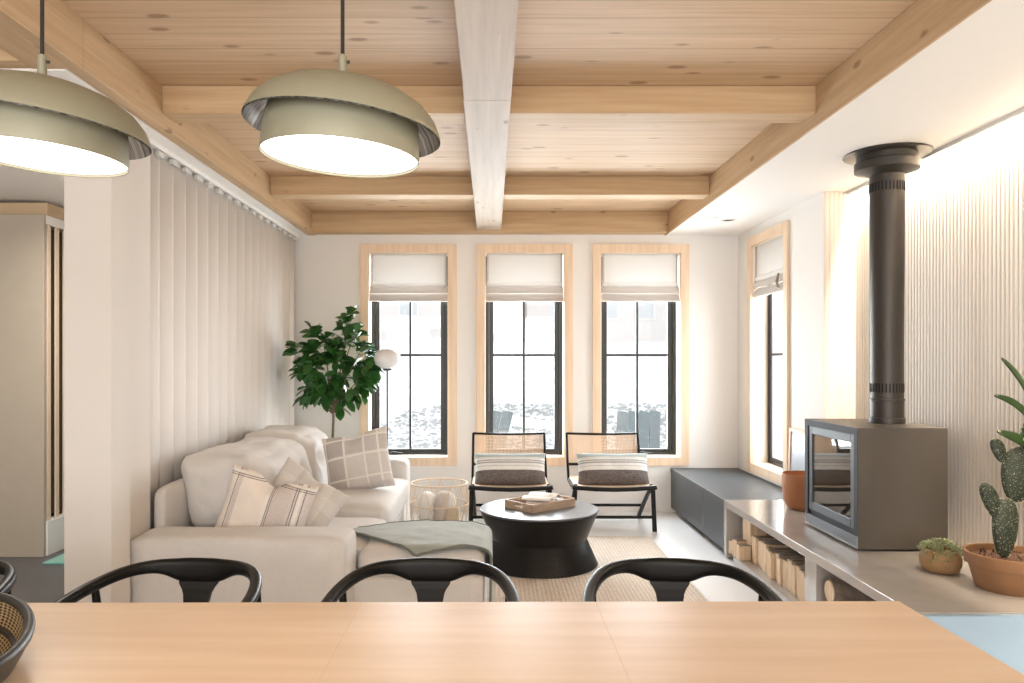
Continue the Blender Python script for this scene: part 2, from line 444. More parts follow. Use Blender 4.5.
# beams
def beam(name, mb, m, label): return tag(mb.build(name, m, bevel=.004), label, 'beam', None, 'structure')
beam('ceiling_beam', MB().box(1.536, 1.547, YN, YB, ZS-.002, ZP), M['beamy'], 'pine side beam along the white dropped ceiling')
beam('ceiling_beam', MB().box(-1.75, -1.555, YN, 2.88, ZS, ZP).box(-1.62, -1.555, 2.88, YB, ZS, ZP), M['beamy'], 'pine side beam above the vertical blinds')
beam('ceiling_beam', MB().box(-1.555, 1.536, 6.55, YB, 2.452, ZP), M['beamx'], 'pine cross beam against the window wall')
beam('ceiling_beam', MB().box(-1.555, 1.536, 5.313, 5.467, 2.503, ZP), M['beamx'], 'pine cross beam, second from the window wall')
beam('ceiling_beam', MB().box(-1.555, 1.536, 3.568, 3.72, 2.503, ZP), M['beamx'], 'pine cross beam nearest the pendant lamps')
beam('ceiling_beam', MB().box(-1.555, 1.536, 1.82, 1.973, 2.503, ZP), M['beamx'], 'pine cross beam above the dining table')
beam('ceiling_beam', MB().box(XH, -1.75, 2.80, 2.88, ZS+.002, ZP), M['beamx'], 'pine beam above the hallway opening')
beam('ceiling_beam', MB().box(-.122, .088, 3.30, 6.56, 2.472, ZP-.002).box(-.118, .088, YN, 3.297, 2.470, ZP-.002), M['beamc'], 'broad whitewashed centre beam running to the windows')

# ------------------------------------------------------------------ WINDOWS
def window(idx, T, label, casing_prot=.022, crank=.25, fv=.14, fd=.05):
    """T maps (u across, v depth into the wall from the room face, z) to world; opening u 0..W"""
    W = .70; z0, z1 = WZ; c = .076
    root = sempty('window_%d' % idx, T(W/2, 0, z0), label)
    def bx(mb, u0, u1, v0, v1, za, zb):
        p = [T(u, v, z) for u in (u0, u1) for v in (v0, v1) for z in (za, zb)]
        return mb.add(p, [(0, 1, 3, 2), (4, 6, 7, 5), (0, 4, 5, 1), (2, 3, 7, 6), (0, 2, 6, 4), (1, 5, 7, 3)])
    b = MB()
    bx(b, -c, 0, -casing_prot, 0, z0-c, z1+c); bx(b, W, W+c, -casing_prot, 0, z0-c, z1+c)
    bx(b, 0, W, -casing_prot, 0, z1, z1+c); bx(b, 0, W, -casing_prot, 0, z0-c, z0)
    b.build('casing', M['casing'], root, True, bevel=.002)
    b = MB(); bx(b, 0, .004, 0, fv, z0, z1); bx(b, W-.004, W, 0, fv, z0, z1); bx(b, .004, W-.004, 0, fv, z1-.004, z1); bx(b, .004, W-.004, 0, fv, z0, z0+.004)
    b.build('jamb', M['jamb'], root, True)
    b = MB(); a, d_ = fv, fv+fd
    bx(b, 0, .035, a, d_, z0, z1); bx(b, W-.035, W, a, d_, z0, z1); bx(b, .035, W-.035, a, d_, z1-.035, z1); bx(b, .035, W-.035, a, d_, z0, z0+.03)
    b.build('window_frame', M['black_frame'], root, True, bevel=.002)
    b = MB(); s0, s1 = .036, .075; a, d_ = fv+fd*.2, fv+fd*.85
    bx(b, s0, s1, a, d_, z0+.031, z1-.036); bx(b, W-s1, W-s0, a, d_, z0+.031, z1-.036); bx(b, s1, W-s1, a, d_, z1-s1, z1-.036); bx(b, s1, W-s1, a, d_, z0+.031, z0+.055)
    b.build('sash', M['black_frame'], root, True, bevel=.002)
    b = MB(); zm = 1.388
    mv0, mv1 = fv+fd*.35, fv+fd*.7
    bx(b, W/2-.010, W/2+.010, mv0, mv1, z0+.055, z1-.075); bx(b, s1, W/2-.010, mv0, mv1, zm-.01, zm+.01); bx(b, W/2+.010, W-s1, mv0, mv1, zm-.01, zm+.01)
    b.build('muntin', M['black_frame'], root, True)
    b = MB(); bx(b, s1, W-s1, fv+fd*.5, fv+fd*.5+.003, z0+.05, z1-.07)
    b.build('pane', M['glass'], root, True)
    b = MB(); bx(b, crank, crank+.09, .118, .138, z0+.010, z0+.028); bx(b, crank+.05, crank+.13, .100, .117, z0+.016, z0+.028); bx(b, crank+.02, crank+.08, .108, .120, z0+.024, z0+.036)
    b.build('crank_handle', M['black_frame'], root, True, bevel=.004)
    return root
def shade(T, label, cord=False):
    W = .70; z1 = WZ[1]
    root = thing('roman_shade', T(W/2, .03, z1-.005), label, 'blind', 0, 'roman shades')
    def sh(prof, u0, u1, nu=8):
        b = MB(); n = len(prof)
        vs = [T(u0+(u1-u0)*i/nu, v, z+.002*math.sin(i*2.1)) for i in range(nu+1) for v, z in prof]
        b.add(vs, [(i*n+j, (i+1)*n+j, (i+1)*n+j+1, i*n+j+1) for i in range(nu) for j in range(n-1)]); return b
    sh([(.020, z1-.005), (.018, z1-.12), (.020, z1-.250)], .016, W-.016).build('cloth', M['shade'], root, True, smooth=60)
    sh([(.020, z1-.250), (.006, z1-.268), (.004, z1-.285), (.012, z1-.296), (.024, z1-.286)], .014, W-.014).build('fold', M['shade'], root, True, smooth=60)
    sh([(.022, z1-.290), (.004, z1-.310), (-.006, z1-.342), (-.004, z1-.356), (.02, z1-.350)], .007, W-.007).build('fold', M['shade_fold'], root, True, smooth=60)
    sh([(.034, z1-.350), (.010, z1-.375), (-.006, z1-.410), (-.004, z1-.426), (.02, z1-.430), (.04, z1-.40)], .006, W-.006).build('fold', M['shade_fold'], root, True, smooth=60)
    for u in (.024, W-.024):
        MB().tube([T(u, .014, z1-.010), T(u, .010, z1-.33)], .006, 6).build('hem', M['shade_fold'], root, True)
    b = MB(); p = [T(u, v, z) for u in (.010, W-.010) for v in (.022, .05) for z in (z1-.024, z1-.0045)]
    b.add(p, [(0, 1, 3, 2), (4, 6, 7, 5), (0, 4, 5, 1), (2, 3, 7, 6), (0, 2, 6, 4), (1, 5, 7, 3)]); b.build('head_rail', M['track'], root, True)
    if cord:
        b = MB()
        for k in range(5):
            b.tube([T(.05+.010*math.sin(k*2), -.035, z1-.30), T(.045+.012*math.cos(k), -.05, z1-.36-.01*k), T(.035+.01*math.sin(k), -.035, z1-.405)], .006, 6)
        b.build('cord_bundle', M['cord_taupe'], root, True, smooth=60)
    return root
M['cord_taupe'] = plain('taupe_cord', (.25, .21, .17), .8)
sl = ['roman shade on the window behind the leafy tree', 'roman shade on the middle window above the rattan chairs', 'roman shade on the end-wall window nearest the charcoal bench']
wl = ['tall black framed window beside the leafy tree', 'tall black framed middle window', 'tall black framed window showing an outdoor chair']
for i, (a, c) in enumerate(WIN):
    T = (lambda a: lambda u, v, z: Vector((a+u, YB+v, z)))(a)
    window(i+1, T, wl[i], crank=[.16, .35, .34][i]); shade(T, sl[i])
TR = lambda u, v, z: Vector((XR+v, RY[0]+u, z))
window(4, TR, 'narrow black framed window in the side wall over the bench', fv=.12, fd=.018); shade(TR, 'roman shade with gathered cord on the side-wall window', True)

# ------------------------------------------------------------------ VERTICAL BLIND
vb = thing('vertical_blind', (-1.71, 5.1, 0), 'cream full-height vertical blind along the wall behind the sofa', 'blind')
MB().box(-1.745, -1.69, 3.73, YB-.02, 2.415, 2.439).build('head_track', M['white_trim'], vb, True)
k = 0; y = 3.73
while y < YB-.10:
    b = MB(); w = .185; y1 = min(y+w, YB-.015)
    def f(u, v, y=y, y1=y1): 
        yy = y+(y1-y)*u; return Vector((-1.735+.016*u+.010*math.sin(u*math.pi), yy, .02+2.375*v))
    b.grid(f, 6, 2); b.build('vane', M['vane'], vb, True, smooth=60, solid=.0025)
    b = MB(); b.box(-1.735, -1.715, y+.075, y+.105, 2.393, 2.416); b.build('vane_clip', M['track'], vb, True)
    b = MB(); b.box(-1.712, -1.690, y+.115, y+.180, 2.380, 2.405); b.build('vane_clip', M['track'], vb, True)
    y += .168; k += 1

# ------------------------------------------------------------------ CEILING FITTINGS
dl = thing('downlight', (1.87, 5.95, ZS), 'small round recessed downlight in the white ceiling', 'light fitting')
MB().lathe([(.058, 0), (.060, -.004), (.046, -.005), (.040, .0)], 32).build('trim_ring', M['white_trim'], dl, smooth=40)
MB().lathe([(.040, -.0015), (.001, -.0015)], 32).build('lens', M['track'], dl)
cv = tag(MB().box(1.63, 1.76, 5.83, 5.95, ZS-.006, ZS-.0005).build('ceiling_vent', M['white_trim'], bevel=.002), 'small square white vent panel in the ceiling beside the beam', 'vent')
# LED strip in slot
led = tag(MB().box(2.356, 2.372, .3, YRET-.02, ZS+.10, ZS+.106).build('led_strip', M['led']), 'warm light strip glowing in the ceiling slot above the fluted wall', 'light strip')

# ------------------------------------------------------------------ BENCH + COUNTER
XC = 1.586; ZC = .389; YD = 5.143; YE = 2.83
bn = thing('bench', (1.88, 5.9, 0), 'charcoal built-in bench cabinet under the windows', 'bench')
MB().box(XC, XR-.004, YD+.002, YB-.004, .35, ZC).build('bench_top', M['bench'], bn, True, bevel=.002)
MB().box(XC+.004, XR-.004, YD+.002, 5.668, .042, .349).build('drawer_front', M['bench'], bn, True, bevel=.002)
MB().box(XC+.004, XR-.004, 5.673, YB-.004, .042, .349).build('drawer_front', M['bench'], bn, True, bevel=.002)
MB().box(XC+.12, XR-.004, YD+.002, YB-.004, 0, .042).build('plinth', M['black_paint'], bn, True)
ct = thing('counter', (2.0, 4.0, 0), 'long grey concrete hearth counter carrying the stove and pots', 'counter')
cpoly = [(XC, YE), (XF-.01, YE), (XF-.01, YRET-.016), (XR-.004, YRET-.016), (XR-.004, YD), (XC, YD)]
MB().prism(cpoly, ZC-.046, ZC).build('countertop', M['counter'], ct, True, bevel=.003)
MB().box(XC, XF-.01, YE, YRET-.016, .012, .058).build('shelf', M['counter'], ct, True, bevel=.003)
MB().box(XC, XR-.004, 5.087, YD, .012, ZC-.047).build('side_panel', M['counter'], ct, True, bevel=.002)
MB().box(XC, XF-.012, 3.683, 3.816, .058, ZC-.047).build('divider', M['counter'], ct, True, bevel=.002)
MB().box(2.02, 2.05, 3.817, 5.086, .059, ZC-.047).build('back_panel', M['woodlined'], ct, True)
MB().box(2.20, 2.23, YE+.045, 3.682, .059, ZC-.047).build('back_panel', M['stove_dark'], ct, True)
MB().box(XC+.002, XF-.012, YE-.03, YE-.001, 0, ZC-.004).build('end_panel', M['counter_end'], ct, True, bevel=.003)
tag(kids(ct)[-1], 'end panel with blue daylight tint painted in')
MB().box(XC+.15, 1.9, YE+.1, 5.0, 0, .012).build('plinth', M['black_paint'], ct, True)

# firewood
def log_piece(x, y, z, w, d, h, rz, label, group, lean=0):
    r_ = thing('firewood_log', (x, y, z), label, 'firewood', rz, group)
    poly = [(-d/2, -w/2), (-d/2, w/2), (d*.18, w*.42), (d/2, w*.12), (d*.40, -w*.35)]
    b = MB()
    n = len(poly); rings = []
    for q in range(5):
        zz = h*q/4
        ring = [(px*(1+random.uniform(-.03, .03)), py*(1+random.uniform(-.05, .05))+lean*zz, zz+(random.uniform(-.004, .004) if q == 4 else 0)) for px, py in poly]
        rings += ring
    b.add(rings, [tuple(range(n))[::-1], tuple(range(4*n, 5*n))]+[(q*n+i, q*n+(i+1) % n, (q+1)*n+(i+1) % n, (q+1)*n+i) for q in range(4) for i in range(n)])
    b.build('split_wood', M['log_end'], r_, bevel=.002)
    c = MB(); 
    c.add([(d*.185, w*.43, .003), (d*.51, w*.13, .003), (d*.41, -w*.37, .003), (d*.185, w*.43+lean*h, h), (d*.51, w*.13+lean*h, h), (d*.41, -w*.37+lean*h, h+.001),
           (-d*.45, w*.40+lean*h, h+.006), (-d*.45, -w*.40+lean*h, h+.007)], [(0, 1, 4, 3), (1, 2, 5, 4), (3, 4, 5, 7, 6)])
    c.build('bark', M['bark'], r_, solid=.004)
    return r_
ORD = ['first', 'second', 'third', 'fourth', 'fifth', 'sixth', 'seventh', 'eighth', 'ninth', 'tenth', 'eleventh', 'twelfth', 'thirteenth', 'fourteenth']
y = 3.86; i = 0
while y < 4.78 and i < 14:
    w = random.uniform(.050, .078)
    if i == 0: w = .10
    log_piece(1.735+random.uniform(-.012, .012), y+w/2, .058, w, .17+random.uniform(-.02, .02), .155+random.uniform(-.012, .014), random.uniform(-.05, .05),
              'split firewood log in the shelf row, %s counting from the concrete divider' % ORD[i], 'firewood standing in the counter shelf')
    y += w+.004; i += 1
y = 4.56; i = 0
while y < 5.02 and i < 6:
    w = random.uniform(.06, .085)
    log_piece(1.90 if y < 4.79 else 1.72, y+w/2, .058, w, .12, .262+random.uniform(-.012, .01), random.uniform(-.05, .05),
              'tall firewood log at the bench end of the shelf, %s counting towards the bench' % ORD[i], 'tall firewood at the back of the shelf')
    y += w+.004; i += 1
for i, (x, y, w, h) in enumerate([(1.63, 4.85, .055, .09), (1.63, 4.93, .06, .105), (1.63, 5.01, .05, .08)]):
    log_piece(x, y, .058, w, .09, h, .2*i, 'short firewood chunk near the bench end of the shelf, %s counting towards the bench' % ORD[i], 'short firewood chunks')
def round_log(x0, y0, x1, y1, z, r, label):
    r_ = thing('round_log', ((x0+x1)/2, (y0+y1)/2, z), label, 'firewood')
    a = Vector((x0, y0, z+r)); c = Vector((x1, y1, z+r)); pts = [a.lerp(c, t/6) for t in range(7)]
    MB().sweep(pts, [r*(1+.04*math.sin(k*3)) for k in range(7)], None, 16).build('bark', M['bark'], r_, True, smooth=50)
    d = (a-c).normalized()
    MB().sweep([a+d*.006, a-d*.001], r*.9, None, 16).build('cut_end', M['log_end'], r_, True)
round_log(1.61, 3.585, 1.98, 3.575, .182, .056, 'round bark log lying on top in the nearer counter opening')
round_log(1.62, 3.615, 1.98, 3.615, .058, .060, 'round log under the top one, against the divider')
round_log(1.62, 3.48, 1.98, 3.48, .058, .060, 'round log under the top one, on the table side')

# ------------------------------------------------------------------ STOVE
SX0, SX1, SY0, SY1, SZ0, SZ1 = 1.815, 2.260, 3.735, 4.364, .400, 1.0
st = thing('wood_stove', ((SX0+SX1)/2, (SY0+SY1)/2, ZC), 'taupe steel box wood stove with glass door and tall black flue', 'stove')
t_ = .012
b = MB().box(SX0, SX1, SY0, SY0+t_, SZ0, SZ1).box(SX0, SX1, SY1-t_, SY1, SZ0, SZ1).box(SX0, SX1, SY0+t_, SY1-t_, SZ1-t_, SZ1).box(SX0, SX1, SY0+t_, SY1-t_, SZ0, SZ0+t_).box(SX1-t_, SX1, SY0+t_, SY1-t_, SZ0+t_, SZ1-t_)
b.build('body', M['stove'], st, True)
FZ0 = SZ0+.075
b = MB().box(SX0-.0015, SX0+.03, SY0+.001, SY0+.040, FZ0-.01, SZ1-.001).box(SX0-.0015, SX0+.03, SY1-.040, SY1-.001, FZ0-.01, SZ1-.001).box(SX0-.0015, SX0+.03, SY0+.040, SY1-.040, SZ1-.035, SZ1-.001).box(SX0+.012, SX0+.03, SY0+.035, SY1-.035, FZ0-.012, FZ0+.012)
b.build('front_frame', M['stove_dark'], st, True)
MB().box(SX0+.002, SX0+.03, SY0+t_+.001, SY1-t_-.001, SZ0+.003, FZ0-.014).build('ash_drawer', M['stove_door'], st, True, bevel=.002)
dy0, dy1, dz0, dz1 = SY0+.041, SY1-.041, FZ0+.014, SZ1-.036
g = .045
b = MB().box(SX0+.004, SX0+.022, dy0, dy0+g, dz0, dz1).box(SX0+.004, SX0+.022, dy1-g, dy1, dz0, dz1).box(SX0+.004, SX0+.022, dy0+g, dy1-g, dz1-g, dz1).box(SX0+.004, SX0+.022, dy0+g, dy1-g, dz0, dz0+g)
door = b.build('stove_door', M['stove_door'], st, True, bevel=.003)
MB().box(SX0+.010, SX0+.015, dy0+g-.001, dy1-g+.001, dz0+g-.001, dz1-g+.001).build('glass', M['stove_glass'], door, True)
b = MB().box(SX0+.035, SX1-.04, SY0+.05, SY0+.06, dz0, dz1).box(SX0+.035, SX1-.04, SY1-.06, SY1-.05, dz0, dz1).box(SX1-.06, SX1-.04, SY0+.06, SY1-.06, dz0, dz1).box(SX0+.035, SX1-.04, SY0+.06, SY1-.06, dz0-.01, dz0).box(SX0+.035, SX1-.04, SY0+.06, SY1-.06, dz1, dz1+.01)
b.build('firebox', plain('vermiculite', (.42, .38, .33), .9), st, True)
for k, (ya, yb, za, zb) in enumerate([(3.84, 4.20, .53, .55), (3.86, 4.24, .60, .57), (3.98, 4.12, .56, .66)]):
    MB().tube([(1.97+.05*k, ya, za), (2.0+.03*k, (ya+yb)/2, (za+zb)/2+.01), (2.05, yb, zb)], .035, 10).build('charred_log', plain('ashy_log', (.42, .39, .35), .95, var=.5, sc=30), st, True, smooth=50)
for xx in (SX0+.05, SX1-.05):
    for yy in (SY0+.05, SY1-.05): MB().lathe([(.014, 0), (.018, .012)], 12, (xx, yy, ZC)).build('foot', M['stove_dark'], st, True)
FX, FY = 2.124, 4.05
fl = MB().lathe([(.085, 1.0), (.0875, 1.002), (.0875, 1.03), (.083, 1.032), (.083, 1.12), (.0865, 1.122), (.0865, 1.132), (.081, 1.134), (.081, 1.15), (.0815, 1.151)], 48, (FX, FY, 0), False).build('flue_base', M['flue'], st, True, smooth=40)
flp = MB().lathe([(.0815, 1.14), (.0815, 1.4), (.085, 2.0), (.0865, 2.43)], 48, (FX, FY, 0)).build('flue_pipe', M['flue'], st, True, smooth=40)
for zc, rr in ((1.19, .0805), (2.26, .0855)):
    b = MB()
    for k in range(30):
        a = 2*math.pi*k/30; c, s_ = math.cos(a), math.sin(a); r1, r2, w = rr, rr+.0025, .0035
        p = [(FX+c*r-s_*o, FY+s_*r+c*o, z) for r in (r1, r2) for o in (-w, w) for z in (zc-.024, zc+.024)]
        b.add(p, [(0, 1, 3, 2), (4, 6, 7, 5), (0, 4, 5, 1), (2, 3, 7, 6), (0, 2, 6, 4), (1, 5, 7, 3)])
    o = b.build('vent_slots', plain('slot_black', (.006, .005, .005), .9) if 'slotm' not in M else M['slotm'], flp, True); M['slotm'] = o.data.materials[0]
b = MB().lathe([(.0865, 2.325), (.135, 2.345), (.160, 2.352), (.160, 2.395), (.148, 2.402), (.148, 2.432), (.214, 2.434), (.217, 2.438), (.215, 2.443), (.001, 2.443)], 56, (FX, FY, 0), False)
b.build('ceiling_collar', M['flue'], st, True, smooth=35)

# ------------------------------------------------------------------ POTS AND PLANTS ON COUNTER
ob = thing('ceramic_bowl', (2.005, 4.82, ZC), 'round rust orange ceramic pot behind the stove', 'pot')
MB().lathe([(.001, 0), (.085, 0), (.108, .012), (.126, .05), (.136, .11), (.140, .17), (.139, .225), (.133, .226), (.131, .17), (.124, .08), (.09, .03), (.001, .025)], 48).build('bowl', M['rust_pot'], ob, smooth=50)
# leaning frame
pf = thing('picture_frame', (2.12, 5.22, ZC), 'small pale wood picture frame leaning on the wall behind the stove', 'picture frame')
b = MB(); y0, y1, z0, z1 = 4.985, 5.475, ZC+.001, .852
def L(z): return 2.150+.012*(z-ZC)/.46
def slab(b, ya, yb, za, zb, t0=-.0, t1=.02):
    p = [(L(z)+dx, yy, z) for dx in (t0, t1) for yy in (ya, yb) for z in (za, zb)]
    return b.add(p, [(0, 1, 3, 2), (4, 6, 7, 5), (0, 4, 5, 1), (2, 3, 7, 6), (0, 2, 6, 4), (1, 5, 7, 3)])
for q in ((y0, y0+.025, z0, z1), (y1-.025, y1, z0, z1), (y0+.025, y1-.025, z1-.025, z1), (y0+.025, y1-.025, z0, z0+.025)): slab(b, *q)
b.build('frame', M['casing'], pf, True)
b = slab(MB(), y0+.025, y1-.025, z0+.025, z1-.025, .008, .012); b.build('print', plain('pale_blue_print', (.42, .47, .54), .3, var=.3, sc=7), pf, True)

sp = thing('succulent_pot', (2.015, 3.385, ZC), 'small squat ochre pot of trailing succulent beside the stove', 'potted plant')
MB().lathe([(.001, 0), (.056, 0), (.073, .010), (.084, .035), (.086, .06), (.080, .085), (.070, .100), (.062, .100), (.060, .085), (.001, .08)], 40).build('pot', M['ochre_pot'], sp, smooth=50)
b = MB()
for k in range(520):
    a = random.uniform(0, 6.283); rr = math.sqrt(random.random())*.088; z = .098+.042*(1-(rr/.09)**2)+random.uniform(-.01, .006)
    if random.random() < .16: z -= random.uniform(.01, .05); rr = .090+random.random()*.008; a = random.choice([random.uniform(3.4, 5.9), a])
    s_ = random.uniform(.006, .011)
    p = Vector((rr*math.cos(a), rr*math.sin(a), z)); dr = Vector((math.cos(a)*.7, math.sin(a)*.7, random.uniform(.2, 1))).normalized()
    sd = dr.cross(Vector((random.random()-.5, random.random()-.5, 1))).normalized()
    up = dr.cross(sd)
    b.add([p-dr*s_*.6, p+sd*s_*.6, p+dr*s_, p-sd*s_*.6, p+up*s_*.45, p-up*s_*.45], [(0, 1, 4), (1, 2, 4), (2, 3, 4), (3, 0, 4), (1, 0, 5), (2, 1, 5), (3, 2, 5), (0, 3, 5)])
b.build('foliage', M['succulent'], sp)

cp = thing('potted_cactus', (2.150, 3.13, ZC), 'prickly pear cactus in a wide terracotta pot', 'potted plant')
MB().lathe([(.001, 0), (.118, 0), (.124, .006), (.150, .100), (.161, .102), (.168, .144), (.167, .149), (.156, .149), (.148, .112), (.001, .112)], 56).build('pot', M['terracotta'], cp, smooth=35)
b = MB().lathe([(.150, .122), (.1, .128), (.001, .132)], 32)
for k in range(90):
    a = random.uniform(0, 6.283); rr = random.uniform(.03, .145); s_ = random.uniform(.004, .009)
    x, y = rr*math.cos(a), rr*math.sin(a); b.add([(x-s_, y, .125), (x+s_, y, .125), (x, y+s_, .127), (x, y, .13+s_)], [(0, 1, 3), (1, 2, 3), (2, 0, 3)])
b.build('soil', M['soil'], cp)
def pad(cx, cy, z0, z1, w, t, tilt, name='pad', spines=130, fold=0):
    """flattened obovate pad from base z0 to tip z1; tilt leans it in x"""
    b = MB(); n, m = 14, 18; h = z1-z0; vs = []
    def P(u, a):
        z = (1-math.cos(math.pi*u))/2; r = math.sin(math.pi*u)**.8*(.82+.36*z)
        return Vector((cx+tilt*z*h+w/2*r*math.cos(a), cy+t/2*r*math.sin(a), z0+h*z))
    b.grid(lambda u, v: P(u, v*2*math.pi), n, m)
    o = b.build(name, M['cactus'], cp, smooth=80)
    s_ = MB()
    for k in range(spines):
        u = random.uniform(.08, .97); a = random.uniform(0, 6.283); p = P(u, a); q = P(u, a+.05)-P(u, a-.05); r2 = P(min(u+.02, .999), a)-P(u-.02, a)
        nn = q.cross(r2).normalized()
        c0 = Vector((cx+tilt*(p.z-z0), cy, p.z))
        if nn.dot(p-c0) < 0: nn = -nn
        for j in range(3):
            dd = (nn+Vector([random.uniform(-.6, .6) for _ in range(3)])).normalized(); sd = dd.orthogonal().normalized()*.0006
            s_.add([p-sd, p+sd, p+dd*random.uniform(.004, .009), p+dd.cross(sd).normalized()*.0006], [(0, 1, 2), (0, 3, 2), (1, 3, 2)])
    s_.build('spines', M['spine'], o)
pad(-.030, -.01, .130, .375, .105, .05, .03)
pad(-.055, -.01, .285, .440, .072, .04, -.35, spines=110)
pad(.035, .01, .355, .590, .150, .06, .10)
pad(-.020, .015, .520, .620, .058, .03, -.30, spines=40)
pad(.052, -.085, .235, .400, .052, .04, .03, spines=260)
pad(.155, .02, .30, .52, .10, .05, .1)
pad(.085, .01, .54, .70, .085, .04, .1)
def strap(p0, p1, p2, w, m):
    b = MB(); p0, p1, p2 = map(Vector, (p0, p1, p2))
    def f(u, v):
        p = p0*(1-u)**2+p1*2*u*(1-u)+p2*u*u; ww = w*math.sin(math.pi*(u*.9+.08))**.6
        return p+Vector((.3*(v-.5)*ww, (v-.5)*ww*.5, (v-.5)*ww*.8-.25*ww*abs(v-.5)))
    b.grid(f, 14, 4); b.build('leaf', m, cp, smooth=80, solid=.004)
strap((.19, .05, .60), (.12, .04, .86), (-.02, .02, .955), .055, M['strapleaf'])
strap((.19, .05, .56), (.12, .04, .78), (-.05, .02, .80), .045, M['strapleaf'])
strap((.20, .02, .50), (.11, .0, .62), (-.065, -.02, .655), .06, M['strapleaf'])
strap((.20, -.02, .56), (.10, -.05, .66), (.015, -.06, .625), .055, M['paleleaf'])
strap((.22, -.02, .60), (.16, -.05, .74), (.05, -.05, .655), .05, M['paleleaf'])
MB().tube([(.135, .06, .12), (.18, .07, .35), (.20, .05, .60)], .008, 8).build('stem', M['strapleaf'], cp, smooth=60)

# ------------------------------------------------------------------ RUG, COFFEE TABLE, TRAY
b = MB(); b.rbox(-.022, 1.20, 2.95, 5.70, .0, .012, .005, 12)
tag(b.build('rug', M['jute'], smooth=60), 'large natural jute rug under the round coffee table', 'rug')
tx, ty = .314, 4.955
cf = thing('coffee_table', (tx, ty, .012), 'round black spool-shaped coffee table on the jute rug', 'coffee table')
MB().lathe([(.001, 0), (.375, 0), (.384, .006), (.312, .165)], 72).build('base', M['black_wood'], cf, smooth=30)
MB().lathe([(.312, .165), (.314, .170), (.382, .335), (.384, .343)], 72).build('upper_cone', M['black_wood'], cf, smooth=30)
MB().lathe([(.380, .3435), (.387, .348), (.387, .355), (.384, .358), (.001, .358)], 72, cap=False).build('tabletop', plain('black_top_painted_sheen', (.13, .135, .145), .3, var=.1, sc=14, spec=.6), cf, smooth=30)  # window reflection on the black top painted in as lighter grey
zt = .370
A_, B_, C_ = Vector((.081, 4.96, 0)), Vector((.261, 4.77, 0)), Vector((.545, 5.01, 0))
ang = math.atan2(C_.y-B_.y, C_.x-B_.x); Lx = .392; Ly = .268
tr = thing('wooden_tray', (B_.x, B_.y, zt), 'rustic wooden serving tray on the coffee table', 'tray', ang)
MB().box(0, Lx, 0, Ly, 0, .008).build('tray_base', M['tray'], tr)
b = MB().box(0, Lx, 0, .012, .0081, .052).box(0, Lx, Ly-.012, Ly, .0081, .052); b.build('side', M['tray'], tr, bevel=.001)
for x in (0, Lx-.012):
    b = MB().box(x, x+.012, .012, Ly-.012, .0081, .022).box(x, x+.012, .012, Ly-.012, .042, .052).box(x, x+.012, .012, Ly*.34, .022, .042).box(x, x+.012, Ly*.66, Ly-.012, .022, .042)
    b.build('handle_side', M['tray'], tr)
bk = thing('open_magazine', (tr.location.x+.2*math.cos(ang)-.13*math.sin(ang), tr.location.y+.2*math.sin(ang)+.13*math.cos(ang), zt+.010), 'open pale magazine lying across the wooden tray', 'magazine', ang+.5)
b = MB(); b.grid(lambda u, v: Vector(((u-.5)*.25, (v-.5)*.19, .046+.022*abs(math.sin((u-.5)*math.pi*1.6))-.012*abs(u-.5))), 20, 3); b.build('pages', M['paper'], bk, smooth=60, solid=.008)
b = MB(); b.grid(lambda u, v: Vector(((u-.42)*.15, (v-.5)*.13, .066+.012*math.sin(u*math.pi))), 10, 3); b.build('loose_page', M['paper'], bk, smooth=60, solid=.002)
MB().box(-.09, .09, -.075, .075, 0, .034).build('book_block', M['paper'], bk)

# ------------------------------------------------------------------ PILLOWS
def pillow(name, w, h, t, m, loc, rot, label, cat='pillow', group=None, ear=.07, wr=.006, seed=0, pinch=0.0, n=26):
    b = MB()
    def side(sg):
        def f(u, v):
            a = 2*u-1; c = 2*v-1
            x = w/2*a*(1-ear*(1-c*c)); z = h/2*c*(1-ear*(1-a*a))
            th = t/2*(max(0, 1-a**4)*max(0, 1-c**4))**.55
            if pinch: th *= 1-.25*math.exp(-(a*a)/.08)*smoothstep(.2, 1, c)
            x2 = Vector((x, sg*th, z))
            k = (1-a**6)*(1-c**6)
            x2.y += sg*wr*k*(noise.noise(Vector((a*2.2+seed, c*2.2, sg*3)))+.5*noise.noise(Vector((a*6+seed, c*4, sg))))
            if pinch: x2.z -= pinch*math.exp(-(a*a)/.06)*smoothstep(.3, 1, c)
            return x2
        return f
    b.grid(side(1), n, n); b.grid(side(-1), n, n)
    o = b.build(name, m, None, smooth=80, center=False)
    bm = bmesh.new(); bm.from_mesh(o.data); bmesh.ops.remove_doubles(bm, verts=bm.verts, dist=.0006); bmesh.ops.recalc_face_normals(bm, faces=bm.faces); bm.to_mesh(o.data); bm.free()
    o.location = loc; o.rotation_euler = rot
    md = o.modifiers.new('sub', 'SUBSURF'); md.levels = md.render_levels = 1
    return tag(o, label, cat, group)
cream = (.76, .73, .68); taupe = (.40, .36, .34); dk = (.13, .115, .11); gy = (.56, .53, .51)
M['plaid_far'] = stripes('plaid_far', (.62, .585, .56), [(0, -.13, .055, taupe, .55), (2, .10, .05, taupe, .5), (0, .115, .04, gy, .5),
    (0, -.195, .006, cream, 1), (0, -.065, .007, cream, 1), (0, .07, .006, cream, 1), (0, .165, .006, cream, 1), (2, .155, .006, cream, 1), (2, .035, .007, cream, 1), (2, -.115, .006, cream, 1), (2, -.175, .012, gy, .8)])
